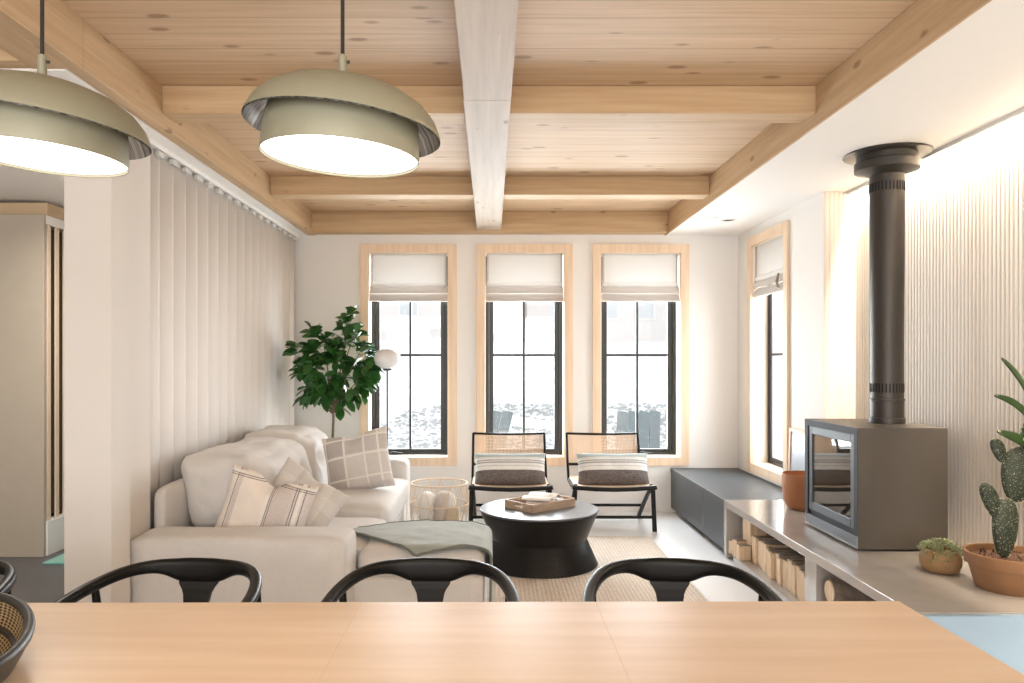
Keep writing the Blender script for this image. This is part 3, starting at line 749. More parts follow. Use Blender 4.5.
M['plaid_near'] = stripes('plaid_near', (.74, .67, .60), [(0, .075, .062, (.50, .44, .42), .7), (0, .16, .05, (.62, .56, .54), .7), (2, .02, .0, dk, 0), (0, .0, .008, cream, 1), (0, .155, .009, cream, 1),
    (0, .012, .002, dk, .9), (0, .022, .002, dk, .9), (0, .128, .0025, dk, .9), (0, .140, .0025, dk, .9), (0, .175, .0025, dk, .9), (0, -.155, .012, (.50, .44, .42), .6), (0, -.172, .0025, dk, .9),
    (2, .145, .002, dk, .9), (2, .155, .002, dk, .9), (2, -.165, .006, cream, 1), (2, .165, .006, cream, 1)])
M['plaid_pale'] = stripes('plaid_pale', (.60, .57, .54), [(0, .08, .03, cream, .5), (2, .05, .04, cream, .4), (0, -.08, .012, taupe, .3), (2, -.10, .012, taupe, .3)])
pillow('plaid_pillow', .47, .42, .15, M['plaid_far'], (-.885, 5.02, .662), (R(-16), R(-12), R(-4)), 'taupe and cream plaid pillow at the far end of the sofa', seed=2, pinch=.035, group='sofa pillows')
pillow('plaid_pillow', .46, .39, .15, M['plaid_near'], (-1.140, 3.815, .572), (R(-8), R(16), R(3)), 'cream plaid pillow with dark stripes behind the near sofa arm', seed=5, pinch=.05, group='sofa pillows')
pillow('plaid_pillow', .42, .38, .13, M['plaid_pale'], (-1.03, 4.08, .560), (R(-30), R(34), R(4)), 'pale grey checked pillow tucked behind the dark-striped one', seed=9, pinch=.02, group='sofa pillows')

# ------------------------------------------------------------------ SOFA
sf = thing('sofa', (-1.1, 4.6, 0), 'cream linen sectional sofa with chaise along the blinds', 'sofa')
def wrk(amp, s=3.0, o=0):
    return lambda p, u: p+Vector((nz(p, s, o), nz(p, s, o+5), nz(p, s, o+9)))*amp
MB().rbox(-1.665, -.655, 3.42, 3.70, .05, .532, .045, 14, wrk(.006, 4, 1)).build('arm', M['sofa'], sf, True, smooth=80, subsurf=1)
MB().rbox(-1.60, -.62, 5.58, 5.84, .05, .605, .05, 14, wrk(.006, 4, 2)).build('arm', M['sofa'], sf, True, smooth=80, subsurf=1)
MB().rbox(-1.668, -1.592, 3.705, 5.82, .06, .712, .035, 12, wrk(.004, 4, 3)).build('back_frame', M['sofa'], sf, True, smooth=80, subsurf=1)
MB().rbox(-1.50, -.625, 3.66, 5.62, .05, .30, .02, 8).build('base', M['sofa'], sf, True, smooth=80)
MB().rbox(-.70, -.035, 3.60, 4.18, .05, .30, .02, 10).build('chaise_base', M['sofa'], sf, True, smooth=80)
def seatfn(o, amp=.022):
    def f(p, u):
        k = (1-u[0]**4)*(1-u[1]**4)
        if u[2] > .5: p.z += amp*k+.006*nz(p, 5, o)
        p += Vector((nz(p, 3, o), nz(p, 3, o+4), 0))*.006; return p
    return f
MB().rbox(-1.40, -.60, 4.44, 5.585, .30, .475, .05, 16, seatfn(1)).build('seat_cushion', M['sofa'], sf, True, smooth=80, subsurf=1)
MB().rbox(-1.40, -.60, 3.71, 4.43, .29, .425, .05, 12, seatfn(4, .012)).build('seat_cushion', M['sofa'], sf, True, smooth=80, subsurf=1)
MB().rbox(-.645, -.030, 3.61, 4.19, .29, .422, .05, 18, seatfn(3, .012)).build('chaise_cushion', M['sofa'], sf, True, smooth=80, subsurf=1)
def backc(y0, y1, z1, o, tufts, x1=-1.14):
    def f(p, u):
        zz = (p.z-.42)/(z1-.42)
        k = (1-u[1]**4)*(1-u[2]**4)
        if u[0] > 0: p.x += .055*k
        if u[2] > .5: p.z += .015*(1-u[1]**4)*(1-u[0]**2)+.012*nz(p, 4, o)
        if abs(u[1]) > .8: p.y += math.copysign(.02*(1-u[2]**2), u[1])
        for ty_, tz_ in tufts:
            d2 = ((p.y-ty_)**2+(p.z-tz_)**2)/.0022
            if u[0] > 0: p.x -= .075*math.exp(-d2)
            p += Vector((.008*math.exp(-d2/6)*nz(p, 14, o), 0, 0))
        for _s, _a in ((3.2, .011), (8, .009), (17, .005)): p += Vector((nz(p, _s, o), nz(p, _s, o+3), nz(p, _s, o+6)))*_a
        p.x += -.10*(zz)             # lean back
        return p
    return MB().rbox(-1.555, x1, y0, y1, .43, z1, .075, 24, f).build('back_cushion', M['sofa'], sf, True, smooth=80, subsurf=1)
backc(3.93, 4.97, .830, 2, [(4.20, .66), (4.68, .66)])
backc(4.93, 5.60, .855, 7, [(5.12, .68), (5.42, .68)])
for x, y in ((-1.5, 3.5), (-.72, 3.5), (-1.5, 5.75), (-.72, 5.75), (-.12, 3.68), (-.12, 4.10)):
    MB().lathe([(.02, 0), (.025, .06)], 12, (x, y, 0)).build('leg', M['black_wood'], sf, True)

# throw blanket
poly_uv = None
tl = thing('throw_blanket', (-.4, 3.9, .435), 'sage green wool throw draped over the sofa chaise', 'blanket')
A = Vector((-.735, 3.93, 0)); Bf = Vector((-.44, 4.17, 0)); Cf = Vector((-.05, 4.16, 0)); Cn = Vector((-.05, 3.64, 0)); Dn = Vector((-.36, 3.565, 0))
def hz(p): 
    z = .447-.02*smoothstep(-.12, -.03, p[0])
    if p[1] < 3.62: z -= 1.0*(3.62-p[1])*.6
    return z
b = MB()
def thr(u, v):
    # u 0..1 from the left tip edge to the right drop, v 0..1 near to far
    left = (A+Vector((.0, -.03, 0))).lerp(Bf, v) if True else A
    if u <= .62:
        t = u/.62
        near = A.lerp(Dn, min(1, t/.55)) if t < .55 else Dn.lerp(Cn, (t-.55)/.45)
        far = (A+Vector((.03, .07, 0))).lerp(Bf, min(1, t/.4)) if t < .4 else Bf.lerp(Cf, (t-.4)/.6)
        p = near.lerp(far, v); p.z = hz(p)+.006*nz(p, 6, 2)+.004*nz(p, 16, 4)
        return p
    t = (u-.62)/.38
    y_ = Cn.y+(Cf.y-Cn.y)*v; ang_ = min(1, t/.18)*math.pi/2
    x_ = -.05+.046*math.sin(ang_); z_ = .427-.05*(1-math.cos(ang_))
    if t > .18: z_ -= (t-.18)/.82*.33
    return Vector((x_+.006+.012*math.sin(y_*22)*max(0, t-.2), y_, z_))
b.grid(thr, 60, 26); b.build('blanket_cloth', M['throw'], tl, True, smooth=80, solid=.008)
for vv in (0, 1):
    b = MB(); pts = [thr(i/60, vv)+Vector((0, -.004 if vv == 0 else .004, .001)) for i in range(61)]
    b.sweep(pts, .0065, None, 8); b.build('bound_edge', M['throw_edge'], tl, True, smooth=80); 
    tag(kids(tl)[-1], 'dark bound edge')

# ------------------------------------------------------------------ LOUNGE CHAIRS
def lounge(x, y, label):
    t = thing('lounge_chair', (x, y, 0), label, 'armchair', 0, 'rattan lounge chairs')
    W = .31
    # back frame posts lean backwards; y positive is towards the window wall
    for s in (-1, 1):
        MB().sweep([(s*W, .20, .335), (s*W, .31, .50), (s*(W-.002), .40, .705)], .014, .011, 10, pw=.7).build('back_post', M['black_wood'], t, smooth=50)
        MB().sweep([(s*(W-.005), -.245, .355), (s*(W+.0), -.255, .18), (s*(W+.005), -.265, 0)], .019, .018, 10, up=(0, 1, 0), pw=.7).build('leg', M['black_wood'], t, smooth=50)
        MB().sweep([(s*(W-.012), -.225, .350), (s*(W-.015), .03, .18), (s*(W-.018), .28, 0)], .017, .016, 10, up=(0, 1, 0), pw=.7).build('leg', M['black_wood'], t, smooth=50)
        MB().sweep([(s*(W), -.27, .350), (s*(W), -.05, .325), (s*W, .22, .335)], .014, .012, 10, pw=.7).build('side_rail', M['black_wood'], t, smooth=50)
        MB().sweep([(s*(W+.02), -.26, .05), (s*(W+.005), .25, .05)], .009, .009, 8).build('stretcher', M['black_wood'], t) if False else None
    pts = [(-W+.0+2*W*i/12, .40-.0+.035*math.sin(math.pi*i/12), .705-.010*math.sin(math.pi*i/12)) for i in range(13)]
    MB().sweep(pts, .010, .010, 10, pw=.7).build('top_rail', M['black_wood'], t, smooth=50)
    MB().sweep([(-W, .31, .45), (0, .33, .447), (W, .31, .45)], .012, .010, 10, pw=.7).build('back_rail', M['black_wood'], t, smooth=50)
    MB().sweep([(-W-.018, -.285, .350), (-W, -.282, .346), (-W*.5, -.275, .333), (0, -.27, .328), (W*.5, -.275, .333), (W, -.282, .346), (W+.018, -.285, .350)], .017, .017, 10, pw=.7).build('front_rail', M['black_wood'], t, smooth=50)
    MB().sweep([(-W, -.262, .112), (W, -.262, .112)], .012, .010, 10, pw=.7).build('stretcher', M['black_wood'], t, smooth=50)
    MB().sweep([(-W, .17, .125), (W, .17, .125)], .012, .010, 10, pw=.7).build('stretcher', M['black_wood'], t, smooth=50)
    b = MB(); b.grid(lambda u, v: Vector(((u-.5)*2*(W-.012), .315+.085*v+.033*math.sin(math.pi*u), .455+.245*v-.008*math.sin(math.pi*u))), 14, 4)
    b.build('cane_back', M['cane'], t, smooth=80)
    b = MB(); b.grid(lambda u, v: Vector(((u-.5)*2*(W-.005), -.27+.53*v, .345-.012*math.sin(math.pi*u)+.01*v)), 14, 6)
    b.build('cane_seat', M['rattan'], t, smooth=80, solid=.008)
    return t
lounge(.155, 6.17, 'black framed rattan lounge chair on the basket side')
lounge(.965, 6.17, 'black framed rattan lounge chair nearer the charcoal bench')
sg = (.36, .40, .39); ch = (.105, .09, .085); iv = (.78, .77, .74)
M['stripe_pillow'] = stripes('striped_pillow', sg, [(2, -.10, .086, ch, 1), (2, .030, .052, iv, 1), (2, .065, .022, iv, 1), (2, .040, .006, (.34, .34, .35), .9), (2, .058, .005, (.34, .34, .35), .9), (2, .012, .003, (.4, .4, .4), .7), (2, .078, .002, (.4, .4, .4), .7)], speck=.15)
for x, q, s in ((.155, 'on the rattan chair beside the basket', 3), (.985, 'on the rattan chair nearer the bench', 6)):
    pillow('lumbar_pillow', .60, .285, .17, M['stripe_pillow'], (x, 6.10, .455), (R(-24), 0, 0), 'striped charcoal and white lumbar pillow '+q, seed=s, ear=.05, group='lumbar pillows')

# ------------------------------------------------------------------ WIRE BASKET WITH ROLLED THROWS
bx, by = -.372, 5.42
bs = thing('rattan_basket', (bx, by, 0), 'open rattan lattice basket beside the sofa', 'basket')
def rb(z): return .165+.045*math.sin(min(1, z/.46)*2.2)
for z, nm in ((.006, 'base_ring'), (.16, 'hoop'), (.31, 'hoop'), (.455, 'rim')):
    MB().tube([(bx+rb(z)*math.cos(a*math.pi/20), by+rb(z)*math.sin(a*math.pi/20), z+.004) for a in range(40)], .004 if nm != 'rim' else .006, 8, True).build(nm, M['rattan'], bs, True, smooth=60)
for k in range(14):
    for sg_ in (1, -1):
        a0 = 2*math.pi*k/14
        MB().tube([(bx+rb(z)*math.cos(a0+sg_*z*1.5), by+rb(z)*math.sin(a0+sg_*z*1.5), z+.006) for z in [i*.0565 for i in range(9)]], .0024, 6).build('strut', M['rattan'], bs, True, smooth=60)
MB().lathe([(.001, .008), (.16, .008), (.16, .014), (.001, .014)], 30, (bx, by, 0)).build('base_disc', M['rattan'], bs, True)
rolls = [('white', (.80, .79, .76), (-.085, -.03), .060, .385, 0, 'white rolled throw standing in the rattan basket'),
         ('taupe', (.55, .50, .47), (.0, -.045), .055, .392, .10, 'taupe rolled throw leaning in the middle of the rattan basket'),
         ('pale', (.72, .70, .66), (.075, .04), .055, .37, -.05, 'ivory rolled throw at the back of the rattan basket'),
         ('wheat', (.60, .50, .37), (.092, -.070), .05, .29, .05, 'wheat coloured rolled throw at the front of the rattan basket'),
         ('grey', (.34, .33, .34), (-.075, -.105), .038, .20, 0, 'short dark grey rolled throw low in the rattan basket')]
for nm, c, (dx, dy), r_, h_, ln, lb in rolls:
    t = thing('rolled_throw', (bx+dx, by+dy, .016), lb, 'blanket', 0, 'rolled throws in the basket')
    m = fabric(nm+'_roll', c, .2, .8)
    prof = [(r_*.9, 0), (r_, .02), (r_, h_-.05), (r_*.85, h_-.02), (r_*.5, h_-.004), (.001, h_)]
    b = MB().lathe(prof, 24)
    for p in b.v: p.x += ln*p.z+.003*nz(p, 40, r_*50); p.y += .003*nz(p, 40, 9)
    b.build('roll', m, t, smooth=70)
    b = MB(); b.tube([((.012+.0022*i)*math.cos(i*.7)*min(1, r_/.05)+ln*h_*.98, (.012+.0022*i)*math.sin(i*.7)*min(1, r_/.05), h_-.0022-.00030*i*i*.6) for i in range(13)], .0035, 6); b.build('spiral_edge', m, t, smooth=70)

# ------------------------------------------------------------------ FICUS TREE
fx, fy = -1.27, 6.16
fc = thing('potted_tree', (fx, fy, 0), 'leafy green ficus tree in the corner behind the sofa', 'potted plant')
MB().lathe([(.001, 0), (.13, 0), (.16, .05), (.175, .30), (.168, .305), (.16, .28), (.001, .28)], 36, (fx, fy, 0)).build('planter', M['basketpot'], fc, True, smooth=50)
trunk = [(fx-.02, fy, .28), (fx-.025, fy, .6), (fx-.015, fy, .86), (fx-.02, fy, 1.0)]
b = MB(); b.sweep(trunk, [.014, .012, .011, .010], None, 10)
branches = []
def zpx(py): return H-(py-361.5)*fy/755
def xpx(px): return (px-491)*fy/755
ends = [(303, 362), (300, 342), (318, 330), (352, 312), (368, 350), (376, 372), (310, 392), (350, 395), (335, 350), (360, 330), (325, 372), (345, 370)]
root0 = Vector((fx-.018, fy, .90))
for px_, py_ in ends:
    px_ = 336+(px_-338)*.84; py_ = 358+(py_-356)*.86
    e = Vector((xpx(px_), fy+random.uniform(-.16, .16), zpx(py_))); mid = root0.lerp(e, .5)+Vector((0, 0, .06*random.uniform(-.4, 1)))
    b.sweep([root0, root0.lerp(mid, .5), mid, e], [.008, .0065, .005, .003], None, 7); branches.append((mid, e))
b.build('trunk', M['trunk'], fc, True, smooth=60)
b = MB(); 
def leaf(b, p, d, L_, W_, roll):
    d = d.normalized(); s = d.cross(Vector((0, 0, 1)))
    if s.length < .1: s = Vector((1, 0, 0))
    s.normalize(); u = s.cross(d); s2 = s*math.cos(roll)+u*math.sin(roll); u2 = s2.cross(d)
    n = 6; vs = []; fs = []
    for i in range(n+1):
        t = i/n; w = W_*math.sin(math.pi*min(1, t*.93+.03))**.75*(.75+.5*t) * (1 if i < n else .08)
        c = p+d*L_*t-Vector((0, 0, 1))*L_*.28*t*t
        vs += [c-s2*w/2+u2*w*.12, c, c+s2*w/2+u2*w*.12]
    for i in range(n):
        fs += [(i*3, i*3+1, i*3+4, i*3+3), (i*3+1, i*3+2, i*3+5, i*3+4)]
    b.add(vs, fs)
clusters = []
spots = [(299, 345, 7), (298, 370, 8), (312, 345, 11), (316, 328, 7), (327, 355, 13), (330, 335, 7), (345, 318, 8), (352, 312, 5), (354, 307, 3), (348, 335, 12), (362, 328, 8),
         (366, 345, 13), (374, 352, 8), (379, 368, 10), (372, 380, 12), (360, 365, 14), (345, 358, 14), (340, 378, 13), (325, 378, 10), (310, 390, 8), (306, 398, 4), (318, 396, 6), (343, 396, 9), (355, 396, 7),
         (349, 408, 3), (368, 390, 7), (330, 388, 8), (305, 358, 8), (340, 345, 12), (315, 365, 6), (383, 360, 4)]
for px_, py_, nn in spots:
    px_ = 336+(px_-338)*.84; py_ = 358+(py_-356)*.86; nn = int(nn*1.9)
    c = Vector((xpx(px_), fy+random.uniform(-.13, .13), zpx(py_)))
    ctr = Vector((fx, fy, 1.35))
    for k in range(nn):
        p = c+Vector((random.uniform(-.035, .035), random.uniform(-.12, .12), random.uniform(-.035, .035)))
        d = (c-ctr)*1.2+Vector((random.uniform(-.5, .5), random.uniform(-.6, .4), random.uniform(-.25, .4)))
        leaf(b, p, d, random.uniform(.09, .135), random.uniform(.055, .075), random.uniform(-.7, .7))
b.build('foliage', M['leaf'], fc, True, smooth=50)

# ------------------------------------------------------------------ GLOBE FLOOR LAMP
lx, ly = (387.3-491)*5.965/755, 5.965
lp = thing('floor_lamp', (lx, ly, 0), 'thin black floor lamp with an oval opal globe', 'floor lamp')
MB().lathe([(.001, 0), (.105, 0), (.105, .012), (.015, .02), (.006, .03), (.006, 1.254)], 30).build('pole', M['black_paint'], lp, smooth=40)
MB().lathe([(.006, 1.250), (.034, 1.260), (.036, 1.277), (.001, 1.279)], 24).build('socket_cap', M['black_paint'], lp, smooth=40)
prof = [(.104*math.sin(math.pi*i/18)+.0005, 1.352-.083*math.cos(math.pi*i/18)) for i in range(19)]
MB().lathe(prof, 36).build('globe', M['opal'], lp, smooth=80)

# ------------------------------------------------------------------ DINING TABLE + CHAIRS
dt = thing('dining_table', (-.6, 1.4, 0), 'long pale maple dining table under the pendant lamps', 'dining table')
zt2 = .755
MB().prism([(-2.30, .95), (.98, .95), (.98, 1.814), (-2.30, 1.794)], zt2-.028, zt2).build('tabletop', M['table'], dt, True, bevel=.0025)
tt = kids(dt)[-1]
b = MB()
for x in (-.31, .25):
    b = MB().box(x-.0004, x+.0004, .952, 1.80, zt2-.001, zt2+.0002)
    b.build('joint_line', plain('joint', (.55, .37, .23), .6), tt, True)
MB().box(-2.1, .8, 1.02, 1.78, zt2-.09, zt2-.03).build('apron', M['table'], dt, True)
for x in (-2.12, .74):
    for y in (1.02, 1.72): MB().lathe([(.022, 0), (.035, zt2-.03)], 16, (x+.04, y+.03, 0)).build('leg', M['table'], dt, True, smooth=50)

def dining_chair(x, label, group='black dining chairs along the table'):
    t = thing('dining_chair', (x, 2.17, 0), label, 'chair', 0, group)
    half = [(0, .250, .668, .040), (.035, .2495, .668, .040), (.066, .248, .669, .0385), (.09, .245, .674, .032), (.115, .240, .680, .0255), (.15, .228, .683, .021), (.19, .202, .682, .0195), (.22, .170, .678, .0185),
            (.243, .130, .672, .018), (.26, .080, .665, .0175), (.272, .03, .658, .017), (.279, -.03, .650, .0165), (.281, -.09, .643, .0165), (.279, -.14, .638, .015), (.277, -.155, .637, .009)]
    half = [(a*(.95 if a > .1 else .93), b_, c-.006, d) for a, b_, c, d in half]
    pts = [(-a, b_, c) for a, b_, c, d in half[::-1]]+[(a, b_, c) for a, b_, c, d in half[1:]]
    hs = [d for *_, d in half[::-1]]+[d for *_, d in half[1:]]
    th = [.016 if abs(p[0]) < .2 else .018 for p in pts]
    MB().sweep(pts, hs, th, 16, pw=.75).build('back_rail', M['black_wood'], t, smooth=60, subsurf=1)
    rows = [(.632, .243, .064), (.622, .240, .061), (.608, .236, .051), (.594, .231, .044), (.570, .224, .040), (.53, .212, .039), (.48, .195, .040), (.435, .185, .043)]
    b = MB(); n = len(rows)
    vs = [(sx*w, y_+sy*.011, z) for z, y_, w in rows for sx, sy in ((-1, -1), (1, -1), (1, 1), (-1, 1))]
    b.add(vs, [(0, 1, 2, 3), tuple(4*n-4+i for i in (3, 2, 1, 0))]+[(4*i+k, 4*i+4+k, 4*i+4+(k+1) % 4, 4*i+(k+1) % 4) for i in range(n-1) for k in range(4)])
    b.build('splat', M['black_wood'], t, bevel=.003)
    b = MB()
    pl = []
    for k in range(32):
        a = 2*math.pi*k/32; c, s = math.cos(a), math.sin(a)
        pl.append((.235*math.copysign(abs(c)**.7, c), .0+.225*math.copysign(abs(s)**.7, s)))
    b.prism(pl, .425, .450); b.build('seat', M['black_wood'], t, bevel=.008)
    for s in (-1, 1):
        MB().sweep([(s*.235, .15, 0), (s*.245, .12, .43), (s*.250, .085, .655)], [.012, .016, .011], None, 12, up=(0, 1, 0)).build('leg', M['black_wood'], t, smooth=60)
        MB().sweep([(s*.235, -.20, 0), (s*.24, -.185, .43), (s*.262, -.13, .635)], [.012, .016, .011], None, 12, up=(0, 1, 0)).build('leg', M['black_wood'], t, smooth=60)
    return t
c0 = dining_chair(-.198, 'black round-backed dining chair in front of the chaise with the throw')
c0.rotation_euler.z = R(-1.5)
dup(c0, (-.949, 2.17, 0), R(-4), 'black round-backed dining chair in front of the near sofa arm')
dup(c0, (.546, 2.17, 0), R(-5.5), 'black round-backed dining chair nearest the firewood shelf')
dup(c0, (-1.695, 2.17, 0), None, 'black round-backed dining chair in front of the hallway, mostly cut off')

# woven bowl on the table
wb = thing('woven_tray', (-.965, 1.385, zt2), 'long oval black-rimmed woven cord tray at the table end', 'tray', R(31.5))
def oval(mb):
    for i, p in enumerate(mb.v): mb.v[i] = Vector((p.x*.66, p.y*1.60, p.z))
    return mb
def bowl(u, v):
    a = 2*math.pi*u
    pr = [(.04, .009), (.09, .014), (.120, .030), (.138, .052), (.147, .076)]
    q = v*(len(pr)-1); i = min(int(q), len(pr)-2); f_ = q-i
    r_ = pr[i][0]*(1-f_)+pr[i+1][0]*f_; z = pr[i][1]*(1-f_)+pr[i+1][1]*f_
    return Vector((r_*math.cos(a), r_*math.sin(a), z))
b = MB(); b.grid(bowl, 64, 16, uv=True); oval(b).build('woven_wall', M['weave'], wb, smooth=60, solid=.003)
oval(MB().lathe([(.05, .001), (.098, .006), (.130, .026), (.148, .050), (.157, .076)], 64, cap=False)).build('outer_shell', M['black_paint'], wb, smooth=60)
def ring(r_, z, t_): return MB().tube([(r_*.66*math.cos(a*math.pi/32), r_*1.60*math.sin(a*math.pi/32), z) for a in range(64)], t_, 10, True)
ring(.153, .077, .010).build('rim', M['black_paint'], wb, smooth=60)
ring(.117, .031, .006).build('inner_band', M['black_paint'], wb, smooth=60)
oval(MB().lathe([(.001, .002), (.05, .002), (.05, .010), (.001, .010)], 24)).build('base_disc', M['black_paint'], wb)

# ------------------------------------------------------------------ PENDANTS
def pendant(x, y, label, cx):
    t = thing('pendant_lamp', (x, y, 1.72), label, 'pendant lamp', 0, 'olive pendant lamps over the table')
    rt = Euler((0, R(3.2), 0)).to_matrix()
    def tilt(b, M_=rt):
        for i, p in enumerate(b.v): b.v[i] = M_ @ p
        return b
    rt2 = Euler((0, R(6.0), 0)).to_matrix()
    # inner drum
    b = tilt(MB().lathe([(.1495, -.0), (.1500, .002), (.1485, .03), (.144, .070), (.136, .096), (.112, .110), (.03, .118)], 64, cap=False)); b.build('drum_shade', M['brass'], t, smooth=50, solid=.0015)
    b = tilt(MB().lathe([(.1475, .006), (.001, .006)], 64)); b.build('diffuser', M['diffuser'], t, smooth=50)
    # outer hood: dome
    prof = [(.187, .052), (.1855, .060), (.175, .082), (.155, .104), (.122, .124), (.083, .137), (.042, .144), (.008, .146)]
    def up(b): 
        for i, p in enumerate(b.v): b.v[i] = rt2 @ p
        return b
    up(MB().lathe(prof, 72, cap=False)).build('hood', M['brass'], t, smooth=60)
    up(MB().lathe([(r_-.0022, z-.0018) for r_, z in prof], 72, cap=False)).build('hood_lining', M['silver'], t, smooth=60)
    tag(kids(t)[-1], 'shiny silver lining')
    top = Vector((cx, 0, .147))
    MB().lathe([(.0085, 0), (.0085, .052), (.006, .054)], 16, (top.x, top.y, top.z-.002)).build('ferrule', M['brass'], t, smooth=40)
    MB().tube([(.0085+top.x, top.y, top.z+.038), (.014+top.x, top.y, top.z+.038)], .003, 8).build('set_screw', M['black_paint'], t)
    MB().tube([(top.x, top.y, top.z+.05), (top.x, top.y, ZP-1.72-.02)], .0038, 8).build('cord', M['cord'], t)
    MB().lathe([(.06, ZP-1.72-.025), (.06, ZP-1.72-.001)], 32, (top.x, top.y, 0)).build('ceiling_rose', M['brass'], t, smooth=40)
    return t
pendant(-.289, 1.45, 'olive metal pendant lamp hanging over the middle of the table', .004)
pendant(-.861, 1.45, 'olive metal pendant lamp nearest the hallway, partly cut off', -.001)

# ------------------------------------------------------------------ HALLWAY STAIR SCREEN
sc_ = thing('stair_screen', (-3.6, 5.2, 0), 'tan cabinet wall with timber slats beside the hallway stair', 'cabinet')
MB().box(XH+.01, -3.04, 5.13, 5.16, .0, 2.33).build('panel', M['tan_panel'], sc_, True, bevel=.003)
MB().box(XH+.01, -3.06, 5.20, 5.6, 2.332, 2.425).build('upper_box', M['tan_wood'], sc_, True, bevel=.003)
MB().box(-3.085, -3.04, 5.161, 6.5, 2.27, 2.33).build('top_rail', M['white_trim'], sc_, True)
MB().box(-3.10, -3.03, 5.161, 6.5, .002, .235).build('stringer', M['white_trim'], sc_, True)
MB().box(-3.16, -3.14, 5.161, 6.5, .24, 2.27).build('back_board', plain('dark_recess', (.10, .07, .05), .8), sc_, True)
yy = 5.185
while yy < 6.45:
    MB().box(-3.058, -3.045, yy, yy+.040, .236, 2.269).build('slat', M['slat_wood'] if False else M['tan_slat'] if 'tan_slat' in M else M.setdefault('tan_slat', wood('pale_slat', (.66, .52, .38), (.76, .62, .48), 2, 40, 2)), sc_, True, bevel=.002)
    yy += .100
tag(MB().box(-2.94, -2.45, 4.95, 5.36, .0, .012).build('floor_mat', M['teal'], bevel=.002), 'thin teal mat on the dark hallway floor', 'mat')
MB().box(-3.78, -3.74, 5.124, 5.1295, .30, .34).build('door_knob', M['track'], sc_, True) if False else None

# ------------------------------------------------------------------ OUTSIDE
def gz(x, y):
    z = -.35
    if y > 16: z += (y-16)*.085
    if y > 34: z += (y-34)*.03
    return z+.06*noise.noise(Vector((x*.25, y*.2, 0)))
b = MB(); b.grid(lambda u, v: Vector((-26+62*u, 7.0+50*v**1.6, gz(-26+62*u, 7.0+50*v**1.6))), 50, 50)
struct('ground_outside', b, M['snow'], 'pale bright ground rising away outside the windows', 'ground', smooth=80)
b = MB(); b.grid(lambda u, v: Vector((2.52+20*u, -6+13*v, -.35)), 4, 4)
struct('ground_side', b, M['snow'], 'pale bright ground outside the side window', 'ground')
b = MB()
for k in range(3000):
    y = random.uniform(14.0, 21.5); x = random.uniform(-.22, .34)*y; s = random.uniform(.012, .05)*(y/18)
    if noise.noise(Vector((x*.5, y*.5, 3))) < -.22: continue
    c = Vector((x, y, gz(x, y))); e = Euler((0, 0, random.uniform(0, 6))).to_matrix()
    vs = [c+e @ Vector((a*s*random.uniform(.6, 1.2), q*s*random.uniform(.5, 1), s*1.2*r2*random.uniform(.5, 1))) for a in (-1, 1) for q in (-1, 1) for r2 in (-.3, 1)]
    b.add(vs, [(0, 1, 3, 2), (4, 6, 7, 5), (0, 4, 5, 1), (2, 3, 7, 6), (0, 2, 6, 4), (1, 5, 7, 3)])
tag(b.build('stone_rubble', M['stone']), 'loose grey stones scattered over the pale ground outside', 'stones', None, 'stuff')
def adirondack(x, y, rz, label):
    t = thing('outdoor_chair', (x, y, -.34), label, 'outdoor chair', rz, 'grey outdoor chairs')
    for i in range(4):
        xa = -.30+i*.138
        MB().bar((xa+.045, .20, .38), (xa+.165, .46, 1.06), .128, .02, (0, -1, .4)).build('back_slat', M['grey_slat'], t)
    for i in range(5):
        MB().box(-.25, .25, -.34+i*.105, -.34+i*.105+.09, .385-.02*i, .405-.02*i).build('seat_slat', M['grey_slat'], t)
    MB().bar((-.26, .40, .80), (.26, .40, .80), .025, .07).build('back_brace', M['grey_slat'], t)
    for s in (-1, 1):
        MB().box(s*.31-.06, s*.31+.06, -.38, .34, .575, .597).build('arm', M['grey_slat'], t)
        MB().box(s*.28-.02, s*.28+.02, -.36, -.26, 0, .574).build('leg', M['grey_slat'], t)
        MB().bar((s*.26, -.34, .36), (s*.26, .42, .04), .03, .09).build('leg', M['grey_slat'], t)
        MB().box(s*.28-.02, s*.28+.02, .26, .34, 0.1, .574).build('arm_post', M['grey_slat'], t)
    return t
struct('patio', MB().box(-3, 4, 7.0, 10.2, -.46, -.34), M['snow'], 'pale patio slab under the outdoor chairs', 'patio')
adirondack(1.80, 8.75, R(8), 'grey slatted outdoor chair seen through the window by the bench')
adirondack(-.16, 8.85, R(-12), 'grey slatted outdoor chair glimpsed at the edge of the middle window')
# far house
def house(x, y, w, h, d, label, wins):
    t = thing('house', (x, y, gz(x, y)-.2), label, 'house')
    z0 = gz(x, y)-.3
    MB().box(x-w/2, x+w/2, y, y+d, z0, z0+h).build('wall', M['siding'], t, True)
    b = MB().add([(x-w/2-.4, y-.4, z0+h), (x+w/2+.4, y-.4, z0+h), (x+w/2+.4, y+d+.4, z0+h), (x-w/2-.4, y+d+.4, z0+h), (x-w/2-.4, y+d/2, z0+h+2), (x+w/2+.4, y+d/2, z0+h+2)],
                 [(0, 1, 5, 4), (2, 3, 4, 5), (0, 4, 3), (1, 2, 5), (0, 3, 2, 1)]); b.build('roof', M['stone'], t, True)
    for wx, wz in wins:
        f = MB().box(x+wx-.6, x+wx+.6, y-.06, y-.001, z0+wz, z0+wz+1.5).build('window', M['white_trim'], t, True)
        MB().box(x+wx-.5, x+wx+.5, y-.08, y-.061, z0+wz+.1, z0+wz+1.4).build('pane', M['houseglass'], f, True)
house(-5.0, 44, 10, 6, 8, 'pale house up the slope beyond the window by the tree', [(-2.2, 1.9), (.2, 1.9), (2.8, 1.9)])
house(8.2, 46, 12, 6, 8, 'pale house up the slope beyond the middle windows', [(-4, 1.6), (-1.0, 1.6), (1.2, 1.6), (4, 1.6)])

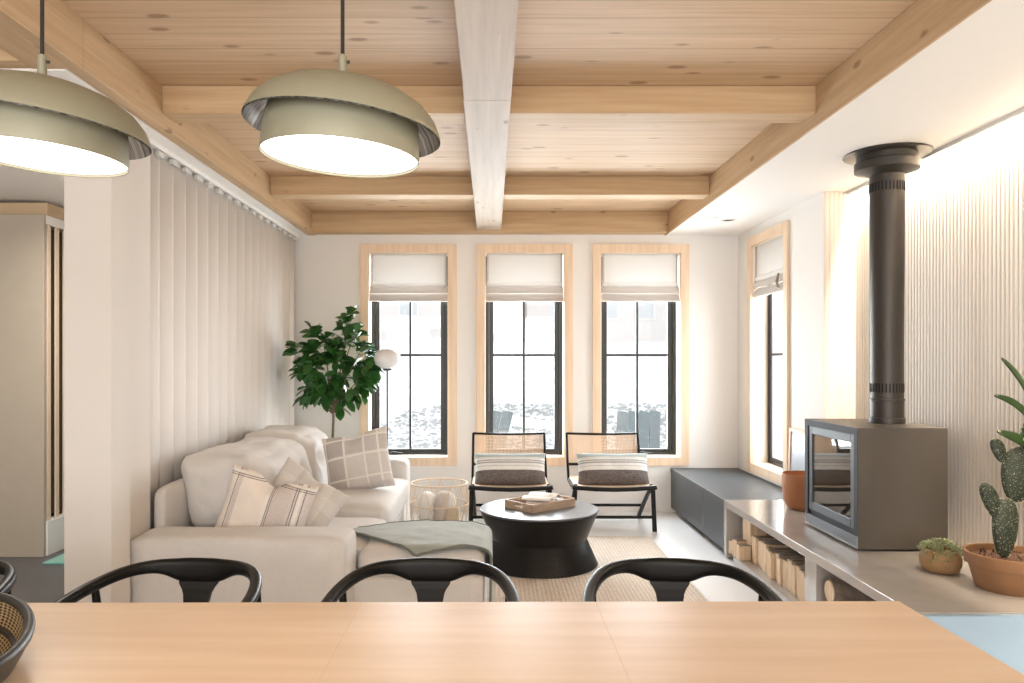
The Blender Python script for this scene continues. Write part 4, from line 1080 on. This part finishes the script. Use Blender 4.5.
# ------------------------------------------------------------------ LIGHT
w = bpy.data.worlds.new('World'); scn.world = w; w.use_nodes = True
bg = w.node_tree.nodes['Background']; bg.inputs[0].default_value = (.93, .97, 1.0, 1); bg.inputs[1].default_value = .85
def area(name, loc, rot, sx, sy, power, color, spread=None):
    l = bpy.data.lights.new(name, 'AREA'); l.shape = 'RECTANGLE'; l.size = sx; l.size_y = sy; l.energy = power; l.color = color
    if spread: l.spread = R(spread)
    o = bpy.data.objects.new(name, l); COL.objects.link(o); o.location = loc; o.rotation_euler = rot; o['kind'] = 'helper'; return o
# daylight entering through the end and side windows
for i, (a, c) in enumerate(WIN):
    area('window_daylight', ((a+c)/2, YB+.30, 1.35), (R(-90), 0, 0), .62, 1.6, 36, (.88, .95, 1))
area('window_daylight', (XR+.20, 5.95, 1.3), (0, R(90), 0), 1.6, .62, 17, (.92, .97, 1))
area('rear_fill_light', (-2.25, YN-.25, 1.4), (R(90), 0, 0), 2.6, 1.8, 48, (1, .98, .96))  # added fill lamp behind the viewpoint, outside the added rear opening
area('rear_fill_light', (.6, YN-.25, 1.4), (R(90), 0, 0), 2.5, 1.8, 66, (1, .98, .96))  # second added fill lamp, stronger, lights the room from behind
area('slot_light', (2.372, (.3+YRET)/2, ZS+.09), (0, R(-12), 0), .02, YRET-.35, 105, (1, .85, .66))
area('hall_fill_light', (-2.25, 4.3, 2.43), (0, R(-12), 0), .6, .9, 30, (1, .95, .88))  # added lamp without a fitting, brightens the hallway
for x in (-.290, -.861):
    area('pendant_light', (x, 1.45, 1.712), (0, 0, 0), .26, .26, .8, (1, .84, .64))

cam = bpy.data.cameras.new('Camera'); co = bpy.data.objects.new('Camera', cam); COL.objects.link(co)
co.location = (0, 0, H); co.rotation_euler = (R(90), 0, 0); cam.sensor_width = 36; cam.lens = 36*755/1024
cam.shift_x = (512-491)/1024; cam.shift_y = (361.5-341.5)/1024; cam.clip_start = .05; cam.clip_end = 300
scn.camera = co
scn.view_settings.view_transform = 'Standard'; scn.view_settings.look = 'None'; scn.view_settings.gamma = 1; scn.view_settings.exposure = .97
scn.view_settings.use_curve_mapping = False
scn.cycles.use_denoising = True; scn.cycles.max_bounces = 10; scn.cycles.diffuse_bounces = 6; scn.cycles.transparent_max_bounces = 16
scn.cycles.sample_clamp_indirect = 8; scn.cycles.caustics_reflective = False; scn.cycles.caustics_refractive = False
